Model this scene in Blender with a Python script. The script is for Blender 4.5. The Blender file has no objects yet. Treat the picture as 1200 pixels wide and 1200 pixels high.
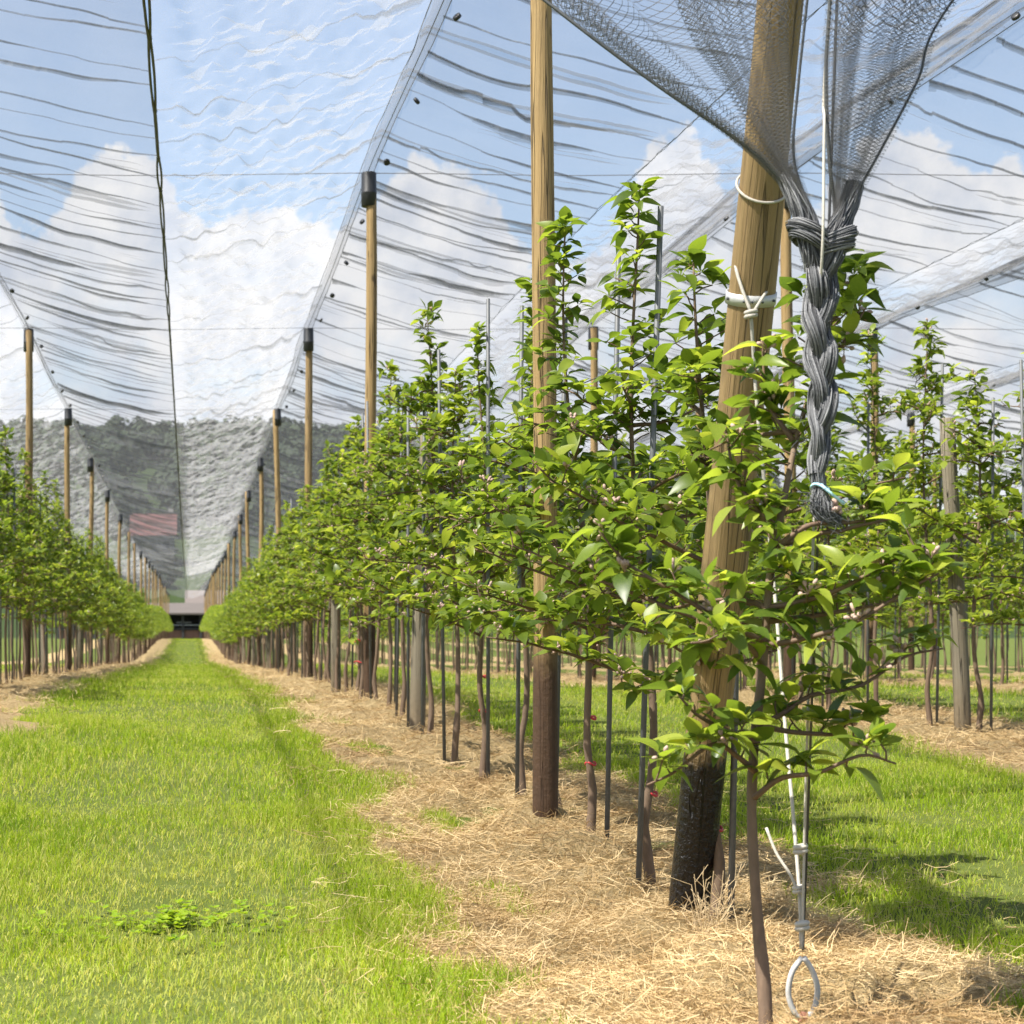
import bpy, math, random
import numpy as np
from mathutils import Vector, Matrix

# ------------------------------------------------------------------ set-up
R = math.radians
sc = bpy.context.scene
COL = sc.collection
CAMZ = 0.88            # eye height above the soil at the row end
FPX = 2332.0           # focal length in photo pixels (photo is 1200 wide)
U = 0.00343            # metres per survey unit

cam_d = bpy.data.cameras.new('camera')
cam = bpy.data.objects.new('camera', cam_d)
COL.objects.link(cam)
cam.location = (0, 0, CAMZ)
cam.rotation_euler = (R(90), 0, 0)
cam_d.sensor_width = 36
cam_d.lens = FPX / 1200 * 36
cam_d.shift_x = 0.315
cam_d.shift_y = 0.1125
cam_d.clip_start = 0.05
cam_d.clip_end = 5000
cam_d.dof.use_dof = True
cam_d.dof.focus_distance = 6.6
cam_d.dof.aperture_fstop = 9.0
sc.camera = cam

SUN_AZ = math.atan2(-0.90, -0.42)      # where the sun stands (x, y), left and a little behind
SUN_EL = R(57)
sun_d = bpy.data.lights.new('sun', 'SUN')
sun_d.energy = 5.0
sun_d.angle = R(0.53)
sun_d.color = (1.0, 0.95, 0.86)
sun = bpy.data.objects.new('sun', sun_d)
COL.objects.link(sun)
sv = Vector((math.sin(SUN_AZ) * math.cos(SUN_EL), math.cos(SUN_AZ) * math.cos(SUN_EL), math.sin(SUN_EL)))
sun.location = sv * 50
sun.rotation_euler = sv.to_track_quat('Z', 'Y').to_euler()

sc.view_settings.view_transform = 'Standard'
sc.view_settings.look = 'None'
sc.view_settings.exposure = 1.28
sc.view_settings.gamma = 1.0
sc.view_settings.use_curve_mapping = False
sc.cycles.transparent_max_bounces = 48
sc.cycles.max_bounces = 6
sc.cycles.diffuse_bounces = 3
sc.cycles.glossy_bounces = 2
sc.cycles.transmission_bounces = 4
sc.cycles.use_adaptive_sampling = True
sc.cycles.adaptive_threshold = 0.02
sc.cycles.use_denoising = True
sc.cycles.sample_clamp_indirect = 6.0


def build_world():
    w = bpy.data.worlds.new('World')
    sc.world = w
    w.use_nodes = True
    nt = w.node_tree
    nt.nodes.clear()
    N = nt.nodes.new
    L = nt.links.new

    def math_(op, a=None, b=None, c=None, clamp=False):
        n = N('ShaderNodeMath'); n.operation = op; n.use_clamp = clamp
        for i, v in enumerate((a, b, c)):
            if v is None: continue
            if isinstance(v, (int, float)): n.inputs[i].default_value = v
            else: L(v, n.inputs[i])
        return n.outputs[0]
    out = N('ShaderNodeOutputWorld')
    sky = N('ShaderNodeTexSky'); sky.sky_type = 'NISHITA'; sky.sun_disc = False
    sky.sun_elevation = SUN_EL; sky.sun_rotation = SUN_AZ
    sky.air_density = 1.0; sky.dust_density = 1.6; sky.ozone_density = 1.4
    bg = N('ShaderNodeBackground'); bg.inputs[1].default_value = 0.088
    L(sky.outputs[0], bg.inputs[0])
    tc = N('ShaderNodeTexCoord')
    sep = N('ShaderNodeSeparateXYZ'); L(tc.outputs['Generated'], sep.inputs[0])
    az = math_('MULTIPLY', math_('ARCTAN2', sep.outputs[0], sep.outputs[1]), 180 / math.pi)
    el = math_('MULTIPLY', math_('ARCSINE', sep.outputs[2]), 180 / math.pi)
    comb = N('ShaderNodeCombineXYZ'); L(az, comb.inputs[0]); L(el, comb.inputs[1])

    def noise(scale, detail, rough, vec=None, off=0.0):
        n = N('ShaderNodeTexNoise'); n.inputs['Scale'].default_value = scale
        n.inputs['Detail'].default_value = detail; n.inputs['Roughness'].default_value = rough
        m = N('ShaderNodeVectorMath'); m.operation = 'ADD'; m.inputs[1].default_value = (off, off * .7, off * .3)
        L(vec or comb.outputs[0], m.inputs[0]); L(m.outputs[0], n.inputs['Vector'])
        return n.outputs['Fac']
    # rounded cumulus heads: cloud-top elevation as a function of azimuth
    top = math_('ADD', 10.9, math_('MULTIPLY', math_('SUBTRACT', noise(0.10, 1, .5, off=3.1), 0.5), 5.0))
    for a0, amp, wd in ((-2.0, 2.3, 1.8), (2.4, 1.2, 1.9), (5.6, 1.4, 1.2), (7.6, 2.7, 1.7), (13.6, 2.5, 1.4), (19.8, 1.5, 1.9), (22.8, 1.5, 1.0), (-6.5, 1.8, 1.5)):
        g = math_('DIVIDE', math_('SUBTRACT', az, a0), wd)
        g = math_('POWER', 2.718, math_('MULTIPLY', math_('POWER', math_('ABSOLUTE', g), 3.2), -1.0))
        top = math_('ADD', top, math_('MULTIPLY', g, amp))
    top = math_('ADD', top, math_('MULTIPLY', math_('SUBTRACT', noise(1.5, 7, .6), 0.5), 2.3))
    d = math_('DIVIDE', math_('SUBTRACT', top, el), 0.34)
    mask = math_('SMOOTH_MIN', math_('MAXIMUM', d, 0.0), 1.0, 0.3)
    # ragged holes lower down where pale blue shows
    holes = math_('MULTIPLY', math_('SUBTRACT', noise(0.32, 5, .55, off=11), 0.47), 5.0, clamp=True)
    low = math_('MULTIPLY', math_('SUBTRACT', 11.5, el), 0.4, clamp=True)
    mask = math_('MULTIPLY', mask, math_('SUBTRACT', 1.0, math_('MULTIPLY', math_('MULTIPLY', holes, low), 0.55)), clamp=True)
    veil = math_('ADD', 0.06, math_('MULTIPLY', noise(0.09, 4, .55, off=21), 0.16))
    mask = math_('MAXIMUM', mask, veil)
    ramp = N('ShaderNodeValToRGB')
    ramp.color_ramp.elements[0].position = 0.30; ramp.color_ramp.elements[0].color = (0.58, 0.64, 0.75, 1)
    ramp.color_ramp.elements[1].position = 0.62; ramp.color_ramp.elements[1].color = (0.92, 0.92, 0.93, 1)
    L(noise(0.55, 6, .6, off=5), ramp.inputs[0])
    bg2 = N('ShaderNodeBackground'); bg2.inputs[1].default_value = 0.47
    L(ramp.outputs[0], bg2.inputs[0])
    mx = N('ShaderNodeMixShader'); L(mask, mx.inputs[0]); L(bg.outputs[0], mx.inputs[1]); L(bg2.outputs[0], mx.inputs[2])
    L(mx.outputs[0], out.inputs[0])


build_world()

# ------------------------------------------------------------------ helpers
rng = np.random.default_rng(7)


def P(x, y, Y):
    """photo pixel at distance Y -> world point"""
    return Vector(((x - 222) * Y / FPX, Y, CAMZ + (735 - y) * Y / FPX))


_n = np.array([0, .3, .55, .72, 1, 1.5, 2, 3, 4, 5, 6, 7, 8, 9, 10.5, 13, 16, 20, 24, 30, 60])
_b = np.array([-262, -262, -258, -256, -227, -190, -172, -186, -216, -245, -275, -312, -338, -352, -346, -292, -236, -288, -332, -350, -380])
_ty = np.arange(-4, 480, 0.25)
_tz = np.interp(_ty, _n * 8, _b * U) + CAMZ
_k = np.exp(-0.5 * (np.arange(-12, 13) * 0.25 / 1.0) ** 2); _k /= _k.sum()
_tz = np.convolve(np.pad(_tz, 12, mode='edge'), _k, 'valid')


def gz(y):
    return np.interp(y, _ty, _tz)


_perm = np.random.default_rng(3).random((256, 256)).astype(np.float64)


def vnoise(x, y):
    x = np.asarray(x, float); y = np.asarray(y, float)
    xi = np.floor(x).astype(int); yi = np.floor(y).astype(int)
    fx = x - xi; fy = y - yi
    fx = fx * fx * (3 - 2 * fx); fy = fy * fy * (3 - 2 * fy)
    a = _perm[xi & 255, yi & 255]; b = _perm[(xi + 1) & 255, yi & 255]
    c = _perm[xi & 255, (yi + 1) & 255]; d = _perm[(xi + 1) & 255, (yi + 1) & 255]
    return (a * (1 - fx) + b * fx) * (1 - fy) + (c * (1 - fx) + d * fx) * fy


def fbm(x, y, o=4):
    s = 0; a = .5
    for i in range(o):
        s = s + a * (vnoise(x * 2 ** i + 17.3 * i, y * 2 ** i + 5.1 * i) - .5); a *= .5
    return s


def tag(o, label=None, cat=None, group=None, kind=None):
    if label: o['label'] = label
    if cat: o['category'] = cat
    if group: o['group'] = group
    if kind: o['kind'] = kind
    return o


def link(name, me, mat=None, parent=None, loc=None):
    o = bpy.data.objects.new(name, me)
    COL.objects.link(o)
    if mat is not None and me is not None and len(me.materials) == 0:
        for m in (mat if isinstance(mat, (list, tuple)) else [mat]): me.materials.append(m)
    if parent is not None: o.parent = parent
    if loc is not None: o.location = loc
    return o


def empty(name, loc=(0, 0, 0), rz=0.0):
    o = bpy.data.objects.new(name, None)
    o.empty_display_size = .1
    COL.objects.link(o)
    o.location = loc
    o.rotation_euler = (0, 0, rz)
    return o


def np_mesh(name, verts, faces, tint=None, smooth=True, mat_idx=None):
    """verts (N,3); faces (M,k) int array, k constant"""
    verts = np.ascontiguousarray(verts, np.float32); faces = np.ascontiguousarray(faces, np.int32)
    me = bpy.data.meshes.new(name)
    m, k = faces.shape
    me.vertices.add(len(verts)); me.vertices.foreach_set('co', verts.ravel())
    me.loops.add(m * k); me.loops.foreach_set('vertex_index', faces.ravel())
    me.polygons.add(m); me.polygons.foreach_set('loop_start', np.arange(m, dtype=np.int32) * k)
    if mat_idx is not None: me.polygons.foreach_set('material_index', np.ascontiguousarray(mat_idx, np.int32))
    me.polygons.foreach_set('use_smooth', np.full(m, bool(smooth)))
    if tint is not None:
        a = me.attributes.new('tint', 'FLOAT', 'POINT')
        a.data.foreach_set('value', np.ascontiguousarray(tint, np.float32))
    me.update(calc_edges=True)
    return me


def grid_faces(nr, nc, wrap=False):
    r = np.arange(nr - 1)[:, None]; c = np.arange(nc if wrap else nc - 1)[None, :]
    c2 = (c + 1) % nc
    f = np.stack([r * nc + c, r * nc + c2, (r + 1) * nc + c2, (r + 1) * nc + c], -1)
    return f.reshape(-1, 4)


class MB:
    """collects shapes, builds one mesh object"""
    def __init__(s): s.v = []; s.f = []; s.n = 0

    def add(s, v, f):
        s.v.append(np.asarray(v, float)); s.f += [tuple(int(i) + s.n for i in q) for q in f]; s.n += len(v)

    def tube(s, pts, rad, sides=8, cap=True, flute=None):
        pts = np.asarray([tuple(p) for p in pts], float); n = len(pts)
        rad = np.full(n, rad) if np.isscalar(rad) else np.asarray(rad, float)
        t = np.gradient(pts, axis=0); t /= np.linalg.norm(t, axis=1)[:, None] + 1e-9
        up = np.array([0, 0, 1.]) if abs(t[0][2]) < .9 else np.array([1., 0, 0])
        V = []
        a = np.arange(sides) / sides * 2 * math.pi
        prev = None
        for i in range(n):
            if prev is None: x = np.cross(up, t[i])
            else: x = prev - t[i] * prev.dot(t[i])
            x /= np.linalg.norm(x) + 1e-9; prev = x
            y = np.cross(t[i], x)
            rr = rad[i] * (1 + (flute[0] * np.cos(flute[1] * a + flute[2] * i) if flute else 0))
            V.append(pts[i] + np.outer(np.cos(a) * rr, x) + np.outer(np.sin(a) * rr, y))
        V = np.concatenate(V)
        f = [tuple(q) for q in grid_faces(n, sides, True)]
        if cap:
            f.append(tuple(range(sides - 1, -1, -1))); f.append(tuple(range((n - 1) * sides, n * sides)))
        s.add(V, f)
        return s

    def box(s, c, d, rot=None):
        v = np.array([[x, y, z] for x in (-.5, .5) for y in (-.5, .5) for z in (-.5, .5)]) * np.array(d)
        if rot is not None: v = v @ np.array(rot).T
        s.add(v + np.array(c), [(0, 1, 3, 2), (4, 6, 7, 5), (0, 4, 5, 1), (2, 3, 7, 6), (0, 2, 6, 4), (1, 5, 7, 3)])
        return s

    def mesh(s, name, smooth=True):
        me = bpy.data.meshes.new(name)
        me.from_pydata(np.concatenate(s.v).tolist(), [], s.f)
        if smooth: me.polygons.foreach_set('use_smooth', np.ones(len(me.polygons), bool))
        me.update()
        return me

    def build(s, name, mat, parent=None, smooth=True, loc=None):
        return link(name, s.mesh(name, smooth), mat, parent, loc)


def smooth_path(pts, n=24):
    """Catmull-Rom through pts"""
    p = np.asarray([tuple(q) for q in pts], float)
    p = np.vstack([2 * p[0] - p[1], p, 2 * p[-1] - p[-2]])
    out = []
    segs = len(p) - 3
    for i in range(n):
        u = i / (n - 1) * segs; k = min(int(u), segs - 1); t = u - k
        a, b, c, d = p[k:k + 4]
        out.append(.5 * (2 * b + (c - a) * t + (2 * a - 5 * b + 4 * c - d) * t * t + (3 * b - a - 3 * c + d) * t ** 3))
    return np.array(out)


# ------------------------------------------------------------------ materials
class NT:
    def __init__(s, name):
        s.m = bpy.data.materials.new(name); s.m.use_nodes = True
        s.t = s.m.node_tree; s.t.nodes.clear()
        s.out = s.t.nodes.new('ShaderNodeOutputMaterial')

    def n(s, kind, **inp):
        x = s.t.nodes.new(kind)
        for k, v in inp.items():
            k2 = k.replace('_', ' ')
            if isinstance(v, bpy.types.NodeSocket): s.t.links.new(v, x.inputs[k2])
            else: x.inputs[k2].default_value = v
        return x

    def l(s, a, b): s.t.links.new(a, b)

    def math(s, op, a, b=None, clamp=False):
        x = s.t.nodes.new('ShaderNodeMath'); x.operation = op; x.use_clamp = clamp
        for i, v in enumerate((a, b)):
            if v is None: continue
            if isinstance(v, (int, float)): x.inputs[i].default_value = v
            else: s.l(v, x.inputs[i])
        return x.outputs[0]

    def ramp(s, fac, *stops):
        x = s.t.nodes.new('ShaderNodeValToRGB'); e = x.color_ramp.elements
        while len(e) < len(stops): e.new(.5)
        for q, (p, c) in zip(e, stops): q.position = p; q.color = (*c, 1)
        s.l(fac, x.inputs[0]); return x.outputs[0]

    def noise(s, scale, detail=4, rough=.55, vec=None, stretch=None):
        if vec is None: vec = s.n('ShaderNodeTexCoord').outputs['Object']
        if stretch:
            m = s.n('ShaderNodeMapping', Scale=stretch); s.l(vec, m.inputs[0]); vec = m.outputs[0]
        return s.n('ShaderNodeTexNoise', Scale=scale, Detail=detail, Roughness=rough, Vector=vec).outputs['Fac']

    def mix(s, fac, a, b, mode='MIX'):
        x = s.t.nodes.new('ShaderNodeMix'); x.data_type = 'RGBA'; x.blend_type = mode
        for sock, v in ((x.inputs[0], fac), (x.inputs[6], a), (x.inputs[7], b)):
            if isinstance(v, bpy.types.NodeSocket): s.l(v, sock)
            elif isinstance(v, (int, float)): sock.default_value = v
            else: sock.default_value = (*v, 1)
        return x.outputs[2]

    def bump(s, h, strength=.4, dist=.01):
        return s.n('ShaderNodeBump', Height=h, Strength=strength, Distance=dist).outputs[0]

    def principled(s, col, rough=.6, normal=None, spec=.5, metal=0.0):
        p = s.n('ShaderNodeBsdfPrincipled')
        for k, v in (('Base Color', col), ('Roughness', rough), ('Specular IOR Level', spec), ('Metallic', metal)):
            if isinstance(v, bpy.types.NodeSocket): s.l(v, p.inputs[k])
            else: p.inputs[k].default_value = (*v, 1) if isinstance(v, tuple) else v
        if normal is not None: s.l(normal, p.inputs['Normal'])
        return p.outputs[0]

    def done(s, sh): s.l(sh, s.out.inputs[0]); return s.m


def M_plain(name, col, rough=.6, scale=25, var=.25, metal=0.0, bump=.3, dist=.004, stretch=None):
    t = NT(name)
    f = t.noise(scale, 5, .6, stretch=stretch)
    c = t.mix(f, tuple(x * (1 - var) for x in col), tuple(min(1, x * (1 + var)) for x in col))
    return t.done(t.principled(c, rough, t.bump(f, bump, dist), metal=metal))


def M_leafy(name, c0, c1, c2, trans=.42, rough=.4, tboost=(1.5, 1.45, .9), spec=.5, mottle=25.0):
    t = NT(name)
    at = t.t.nodes.new('ShaderNodeAttribute'); at.attribute_name = 'tint'
    oi = t.n('ShaderNodeObjectInfo')
    f = t.math('ADD', t.math('MULTIPLY', at.outputs['Fac'], .8), t.math('MULTIPLY', oi.outputs['Random'], .2))
    f = t.math('ADD', f, t.math('MULTIPLY', t.math('SUBTRACT', t.noise(mottle, 3, .6), .5), .45))
    c = t.ramp(f, (0.0, c0), (.5, c1), (1.0, c2))
    tr = t.n('ShaderNodeBsdfTranslucent', Color=t.mix(1.0, c, tboost, 'MULTIPLY'))
    p = t.principled(c, rough, spec=spec * .7)
    mx = t.t.nodes.new('ShaderNodeMixShader'); mx.inputs[0].default_value = trans
    t.l(p, mx.inputs[1]); t.l(tr.outputs[0], mx.inputs[2])
    return t.done(mx.outputs[0])


def M_wood(name, pale, dark, foot, foot_h, foot_rough=.6, foot_bump=.5, soft=.12):
    """turned round timber; the foot (local z below foot_h) is stained or tarred"""
    t = NT(name)
    tc = t.n('ShaderNodeTexCoord'); ob = tc.outputs['Object']
    rnd = t.n('ShaderNodeObjectInfo').outputs['Random']
    va = t.t.nodes.new('ShaderNodeVectorMath'); va.operation = 'ADD'; t.l(ob, va.inputs[0])
    cx = t.n('ShaderNodeCombineXYZ'); t.l(t.math('MULTIPLY', rnd, 37.0), cx.inputs[2]); t.l(cx.outputs[0], va.inputs[1])
    v = va.outputs[0]
    g1 = t.noise(1.0, 6, .65, v, (60, 60, 1.6)); g2 = t.noise(1.0, 3, .5, v, (9, 9, 2.2)); kn = t.noise(1.0, 1, .4, v, (14, 14, 6))
    c = t.mix(t.math('MULTIPLY', t.math('SUBTRACT', g1, .35), 2.2, True), dark, pale)
    c = t.mix(t.math('MULTIPLY', t.math('SUBTRACT', g2, .45), 2.4, True), c, tuple(x * .66 for x in pale))
    fl = t.noise(1.0, 5, .75, v, (110, 110, 2.5))
    c = t.mix(t.math('MULTIPLY', t.math('SUBTRACT', fl, .56), 7.0, True), c, tuple(x * .5 for x in dark))
    c = t.mix(t.math('MULTIPLY', t.math('SUBTRACT', .40, fl), 5.0, True), c, tuple(min(1, x * 1.3) for x in pale))
    c = t.mix(t.math('MULTIPLY', t.math('SUBTRACT', kn, .665), 9.0, True), c, tuple(x * .32 for x in dark))
    ck = t.noise(1.0, 2, .5, v, (22, 22, .55))
    ckm = t.math('MULTIPLY', t.math('SUBTRACT', .012, t.math('ABSOLUTE', t.math('SUBTRACT', ck, .5))), 120.0, True)
    c = t.mix(t.math('MULTIPLY', ckm, .75), c, tuple(x * .22 for x in dark))
    mp = t.n('ShaderNodeMapping', Scale=(9, 9, 3.2)); t.l(v, mp.inputs[0])
    vo = t.n('ShaderNodeTexVoronoi', Scale=1.0, Vector=mp.outputs[0]).outputs['Distance']
    knm = t.math('MULTIPLY', t.math('SUBTRACT', .17, vo), 11.0, True)
    c = t.mix(t.math('MULTIPLY', knm, .8), c, tuple(x * .35 for x in dark))
    c = t.mix(t.math('MULTIPLY', rnd, .35), c, tuple(x * .6 + .03 for x in dark))
    z = t.n('ShaderNodeSeparateXYZ', Vector=ob).outputs[2]
    zz = t.math('ADD', z, t.math('MULTIPLY', t.math('SUBTRACT', t.noise(1.0, 4, .6, v, (25, 25, 8)), .5), .22))
    ft = t.math('MULTIPLY', t.math('SUBTRACT', foot_h, zz), 1.0 / soft, True)
    fc = t.mix(t.noise(18, 5, .6, v), tuple(x * .6 for x in foot), tuple(x * 1.6 for x in foot))
    c = t.mix(ft, c, fc)
    crack = t.noise(1.0, 5, .7, v, (45, 45, .8))
    h = t.math('ADD', g1, t.math('MULTIPLY', t.math('SUBTRACT', crack, .42, ), 1.2, True))
    h = t.math('ADD', h, t.math('MULTIPLY', ft, t.math('MULTIPLY', t.noise(55, 4, .6, v), foot_bump * 3)))
    h = t.math('SUBTRACT', h, t.math('MULTIPLY', ckm, 2.5))
    ro = t.math('ADD', .72, t.math('MULTIPLY', ft, foot_rough - .72))
    return t.done(t.principled(c, ro, t.bump(h, .9, .006), spec=.35))


def M_net(name, cover, col, trans, spark=.25, lines=None):
    """knotted monofilament: open holes plus lit threads"""
    t = NT(name)
    tc = t.n('ShaderNodeTexCoord')
    if lines:   # resolved hexagon-like meshes in the sheet's own UV (metres)
        uv = t.n('ShaderNodeSeparateXYZ', Vector=tc.outputs['UV'])
        a = t.math('MULTIPLY', uv.outputs[0], math.pi / lines[0]); b = t.math('MULTIPLY', uv.outputs[1], math.pi / lines[1])
        s1 = t.math('ABSOLUTE', t.math('SINE', t.math('ADD', a, b))); s2 = t.math('ABSOLUTE', t.math('SINE', t.math('SUBTRACT', a, b)))
        fac = t.math('MAXIMUM', t.math('LESS_THAN', s1, cover), t.math('LESS_THAN', s2, cover))
    else:
        f = t.noise(150, 2, .8); f2 = t.noise(1.3, 3, .5)
        fac = t.math('ADD', cover, t.math('ADD', t.math('MULTIPLY', t.math('SUBTRACT', f, .5), spark), t.math('MULTIPLY', t.math('SUBTRACT', f2, .5), .08)), True)
    d = t.n('ShaderNodeBsdfDiffuse', Color=(*col, 1))
    tr = t.n('ShaderNodeBsdfTranslucent', Color=(*trans, 1))
    g = t.n('ShaderNodeBsdfGlossy', Roughness=.55, Color=(.8, .8, .8, 1))
    ad = t.t.nodes.new('ShaderNodeMixShader'); ad.inputs[0].default_value = .55; t.l(d.outputs[0], ad.inputs[1]); t.l(tr.outputs[0], ad.inputs[2])
    ag = t.t.nodes.new('ShaderNodeMixShader'); ag.inputs[0].default_value = .05; t.l(ad.outputs[0], ag.inputs[1]); t.l(g.outputs[0], ag.inputs[2])
    tp = t.n('ShaderNodeBsdfTransparent')
    mx = t.t.nodes.new('ShaderNodeMixShader'); t.l(fac, mx.inputs[0]); t.l(tp.outputs[0], mx.inputs[1]); t.l(ag.outputs[0], mx.inputs[2])
    return t.done(mx.outputs[0])


M = {}
M['leaf'] = M_leafy('apple_leaf', (.055, .10, .018), (.165, .235, .028), (.36, .41, .06), .56, .36)
M['leaf_far'] = M_leafy('apple_leaf_far', (.055, .10, .016), (.175, .24, .028), (.36, .41, .06), .54, .33)
M['grass'] = M_leafy('grass_blade', (.11, .21, .013), (.31, .42, .026), (.54, .50, .19), .54, .5, (1.3, 1.2, .7), .2)
M['clover'] = M_leafy('clover_leaf', (.13, .24, .014), (.22, .33, .018), (.30, .39, .025), .4, .5)
M['straw'] = M_leafy('dry_straw', (.20, .12, .052), (.47, .325, .15), (.68, .53, .30), .14, .6, (1.1, 1.0, .8))
M['forest'] = M_leafy('forest_leaf', (.016, .027, .014), (.023, .037, .017), (.032, .048, .020), .1, .8)
M['bark'] = M_plain('apple_bark', (.15, .10, .064), .75, 60, .45, bump=.7, dist=.004, stretch=(1, 1, .35))
M['twig'] = M_plain('twig_bark', (.125, .075, .045), .7, 80, .35)
M['blossom'] = M_plain('faded_blossom', (.42, .29, .24), .8, 90, .35)
M['stake'] = M_plain('galvanised_stake', (.105, .11, .115), .55, 40, .25, metal=.1, bump=.1)
M['cap'] = M_plain('black_plastic', (.018, .019, .021), .45, 30, .3, bump=.15)
M['tie'] = M_plain('red_tie', (.55, .045, .05), .5, 60, .2)
M['cord_dark'] = M_plain('dark_cord', (.055, .06, .062), .6, 80, .3)
M['wire'] = M_plain('steel_wire', (.13, .13, .135), .5, 80, .2, metal=.7, bump=.1)
M['rope'] = M_plain('white_rope', (.44, .41, .35), .7, 140, .2, bump=.6, dist=.002)
M['sleeve'] = M_plain('white_sleeve', (.46, .45, .43), .5, 60, .12)
M['rust'] = M_plain('rusty_iron', (.20, .085, .05), .8, 70, .4, bump=.6)
M['band'] = M_plain('zinc_band', (.52, .52, .50), .45, 60, .15, metal=.4)
M['blue_tie'] = M_plain('pale_blue_twine', (.38, .62, .72), .5, 60, .15)
M['dry_leaf'] = M_plain('withered_leaf', (.24, .235, .21), .8, 60, .25)
M['wood'] = M_wood('post_wood', (.40, .28, .125), (.25, .16, .062), (.060, .033, .017), .82, .7, .25, .25)
M['wood_anchor'] = M_wood('anchor_wood', (.42, .295, .13), (.28, .18, .072), (.009, .007, .006), .60, .28, .9, .05)
M['wood_grey'] = M_wood('weathered_wood', (.27, .235, .17), (.17, .14, .095), (.15, .115, .07), .35, .75, .2, .3)
M['net_left'] = M_net('net_threads_shaded', .29, (.085, .09, .095), (.23, .235, .25), .25)  # halves sloping away from the sun: shade put into a darker thread colour
M['net_right'] = M_net('net_threads_sunny', .165, (.34, .34, .35), (.50, .50, .52), .75)  # same net on the sun-facing halves: sunlight painted as paler threads
M['net_right_dim'] = M_net('net_threads_sunny_dim', .15, (.20, .20, .21), (.30, .30, .32), .5)  # sun-facing halves over the right-hand lanes: painted sunlight toned down
M['hem_dark'] = M_net('net_hem_dense', .34, (.06, .063, .068), (.08, .08, .085), .4)
M['net_hem'] = M_net('net_hem', .17, (.08, .083, .088), (.10, .10, .11), .4)
M['net_fan'] = M_net('net_mesh_open', .125, (.19, .185, .18), (.09, .09, .09), lines=(.0085, .030))


def M_yarn():
    t = NT('bundled_net')
    at = t.t.nodes.new('ShaderNodeAttribute'); at.attribute_name = 'tint'
    f = t.noise(160, 3, .6)
    c = t.ramp(t.math('ADD', at.outputs['Fac'], t.math('MULTIPLY', t.math('SUBTRACT', f, .5), .5)), (0.0, (.03, .031, .034)), (.5, (.125, .128, .135)), (1.0, (.34, .34, .345)))
    return t.done(t.principled(c, .75, spec=.25))


M['yarn'] = M_yarn()


def M_ground():
    t = NT('meadow_soil')
    g = t.n('ShaderNodeNewGeometry').outputs['Position']
    a = t.noise(.9, 5, .6, g); b = t.noise(14, 5, .65, g); f = t.noise(.03, 4, .5, g)
    c = t.mix(a, (.055, .078, .014), (.105, .128, .026))
    c = t.mix(t.math('MULTIPLY', t.math('SUBTRACT', b, .5), 2.2, True), c, (.16, .18, .06))
    yy = t.n('ShaderNodeSeparateXYZ', Vector=g).outputs[1]
    c = t.mix(t.math('MULTIPLY', t.math('SUBTRACT', yy, 200.0), .05, True), c, t.mix(f, (.022, .035, .012), (.04, .06, .02)))
    return t.done(t.principled(c, .9, t.bump(b, .8, .03), spec=.1))


def M_mulch():
    t = NT('mulch_bed')
    g = t.n('ShaderNodeNewGeometry').outputs['Position']
    a = t.noise(3.0, 5, .6, g); b = t.noise(55, 5, .7, g, (1, .5, 1)); w = t.noise(120, 4, .7, g, (.3, 1, 1))
    c = t.mix(a, (.27, .185, .085), (.48, .36, .175))
    c = t.mix(t.math('MULTIPLY', t.math('SUBTRACT', b, .42), 2.6, True), c, (.60, .46, .27))
    c = t.mix(t.math('MULTIPLY', t.math('SUBTRACT', .42, w), 4, True), c, (.14, .085, .04))
    return t.done(t.principled(c, .9, t.bump(t.math('ADD', b, w), 1.0, .03), spec=.1))


M['ground'] = M_ground()
M['mulch'] = M_mulch()

# ------------------------------------------------------------------ terrain
ROWS = [-5.37, -1.97, 1.43, 4.83, 8.22, 11.62, 15.02, 18.42]
HW = {-1.97: 1.08}


def mulch_h(dx, y, X):
    hw = HW.get(X, .84) * (1 + .34 * (vnoise(y * .9 + X * 7, X * 3 + 2.0 * (dx > 0)) - .5) + .2 * (vnoise(y * 3.1 + X, X + 9.0 * (dx > 0)) - .5))
    if X == 1.43: hw = hw + np.where(dx < 0, .16 * np.clip((6.2 - y) / 1.5, 0, 1), 0)
    h = .055 - .09 * (np.abs(dx) / hw) ** 2 * 1.1
    if X == 1.43: h = h - .07 * np.exp(-((dx - .0) ** 2 + (y - 4.48) ** 2) / .05)
    return h + .26 * fbm(dx * 3.2 + X * 5, y * 2.6, 3) * np.clip(1.35 - np.abs(dx) / hw, 0.15, 1) + .02 * fbm(dx * 14 + X, y * 12, 2)


def ground_extra(x, y):
    x = np.asarray(x, float)
    dip = sum(np.exp(-((x - r) / .62) ** 4) for r in ROWS) * np.clip((x + 7) * 4, 0, 1) * np.clip((20 - x) * 4, 0, 1)
    return .035 * fbm(x * .8 + 40, y * .8, 3) * np.clip((40 - y) / 20, 0, 1) - .062 * dip


def hill_z(x, y):
    """wooded slope beyond the sheds"""
    up = np.clip((y - 225) / 500, 0, 1.2)
    side = 1.0 - .0021 * np.clip(x - 35, 0, 900) - .0006 * np.clip(-x - 60, 0, 900)
    return np.where(y > 225, 67 * (1 - (1 - np.clip(up, 0, 1)) ** 1.25) * np.clip(side, .45, 1), 0) + np.clip((y - 300) / 200, 0, 1) * 5 * fbm(x * .012, y * .012, 3)


def terrain_z(x, y):
    return gz(y) + ground_extra(x, y) + hill_z(x, y)


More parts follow.
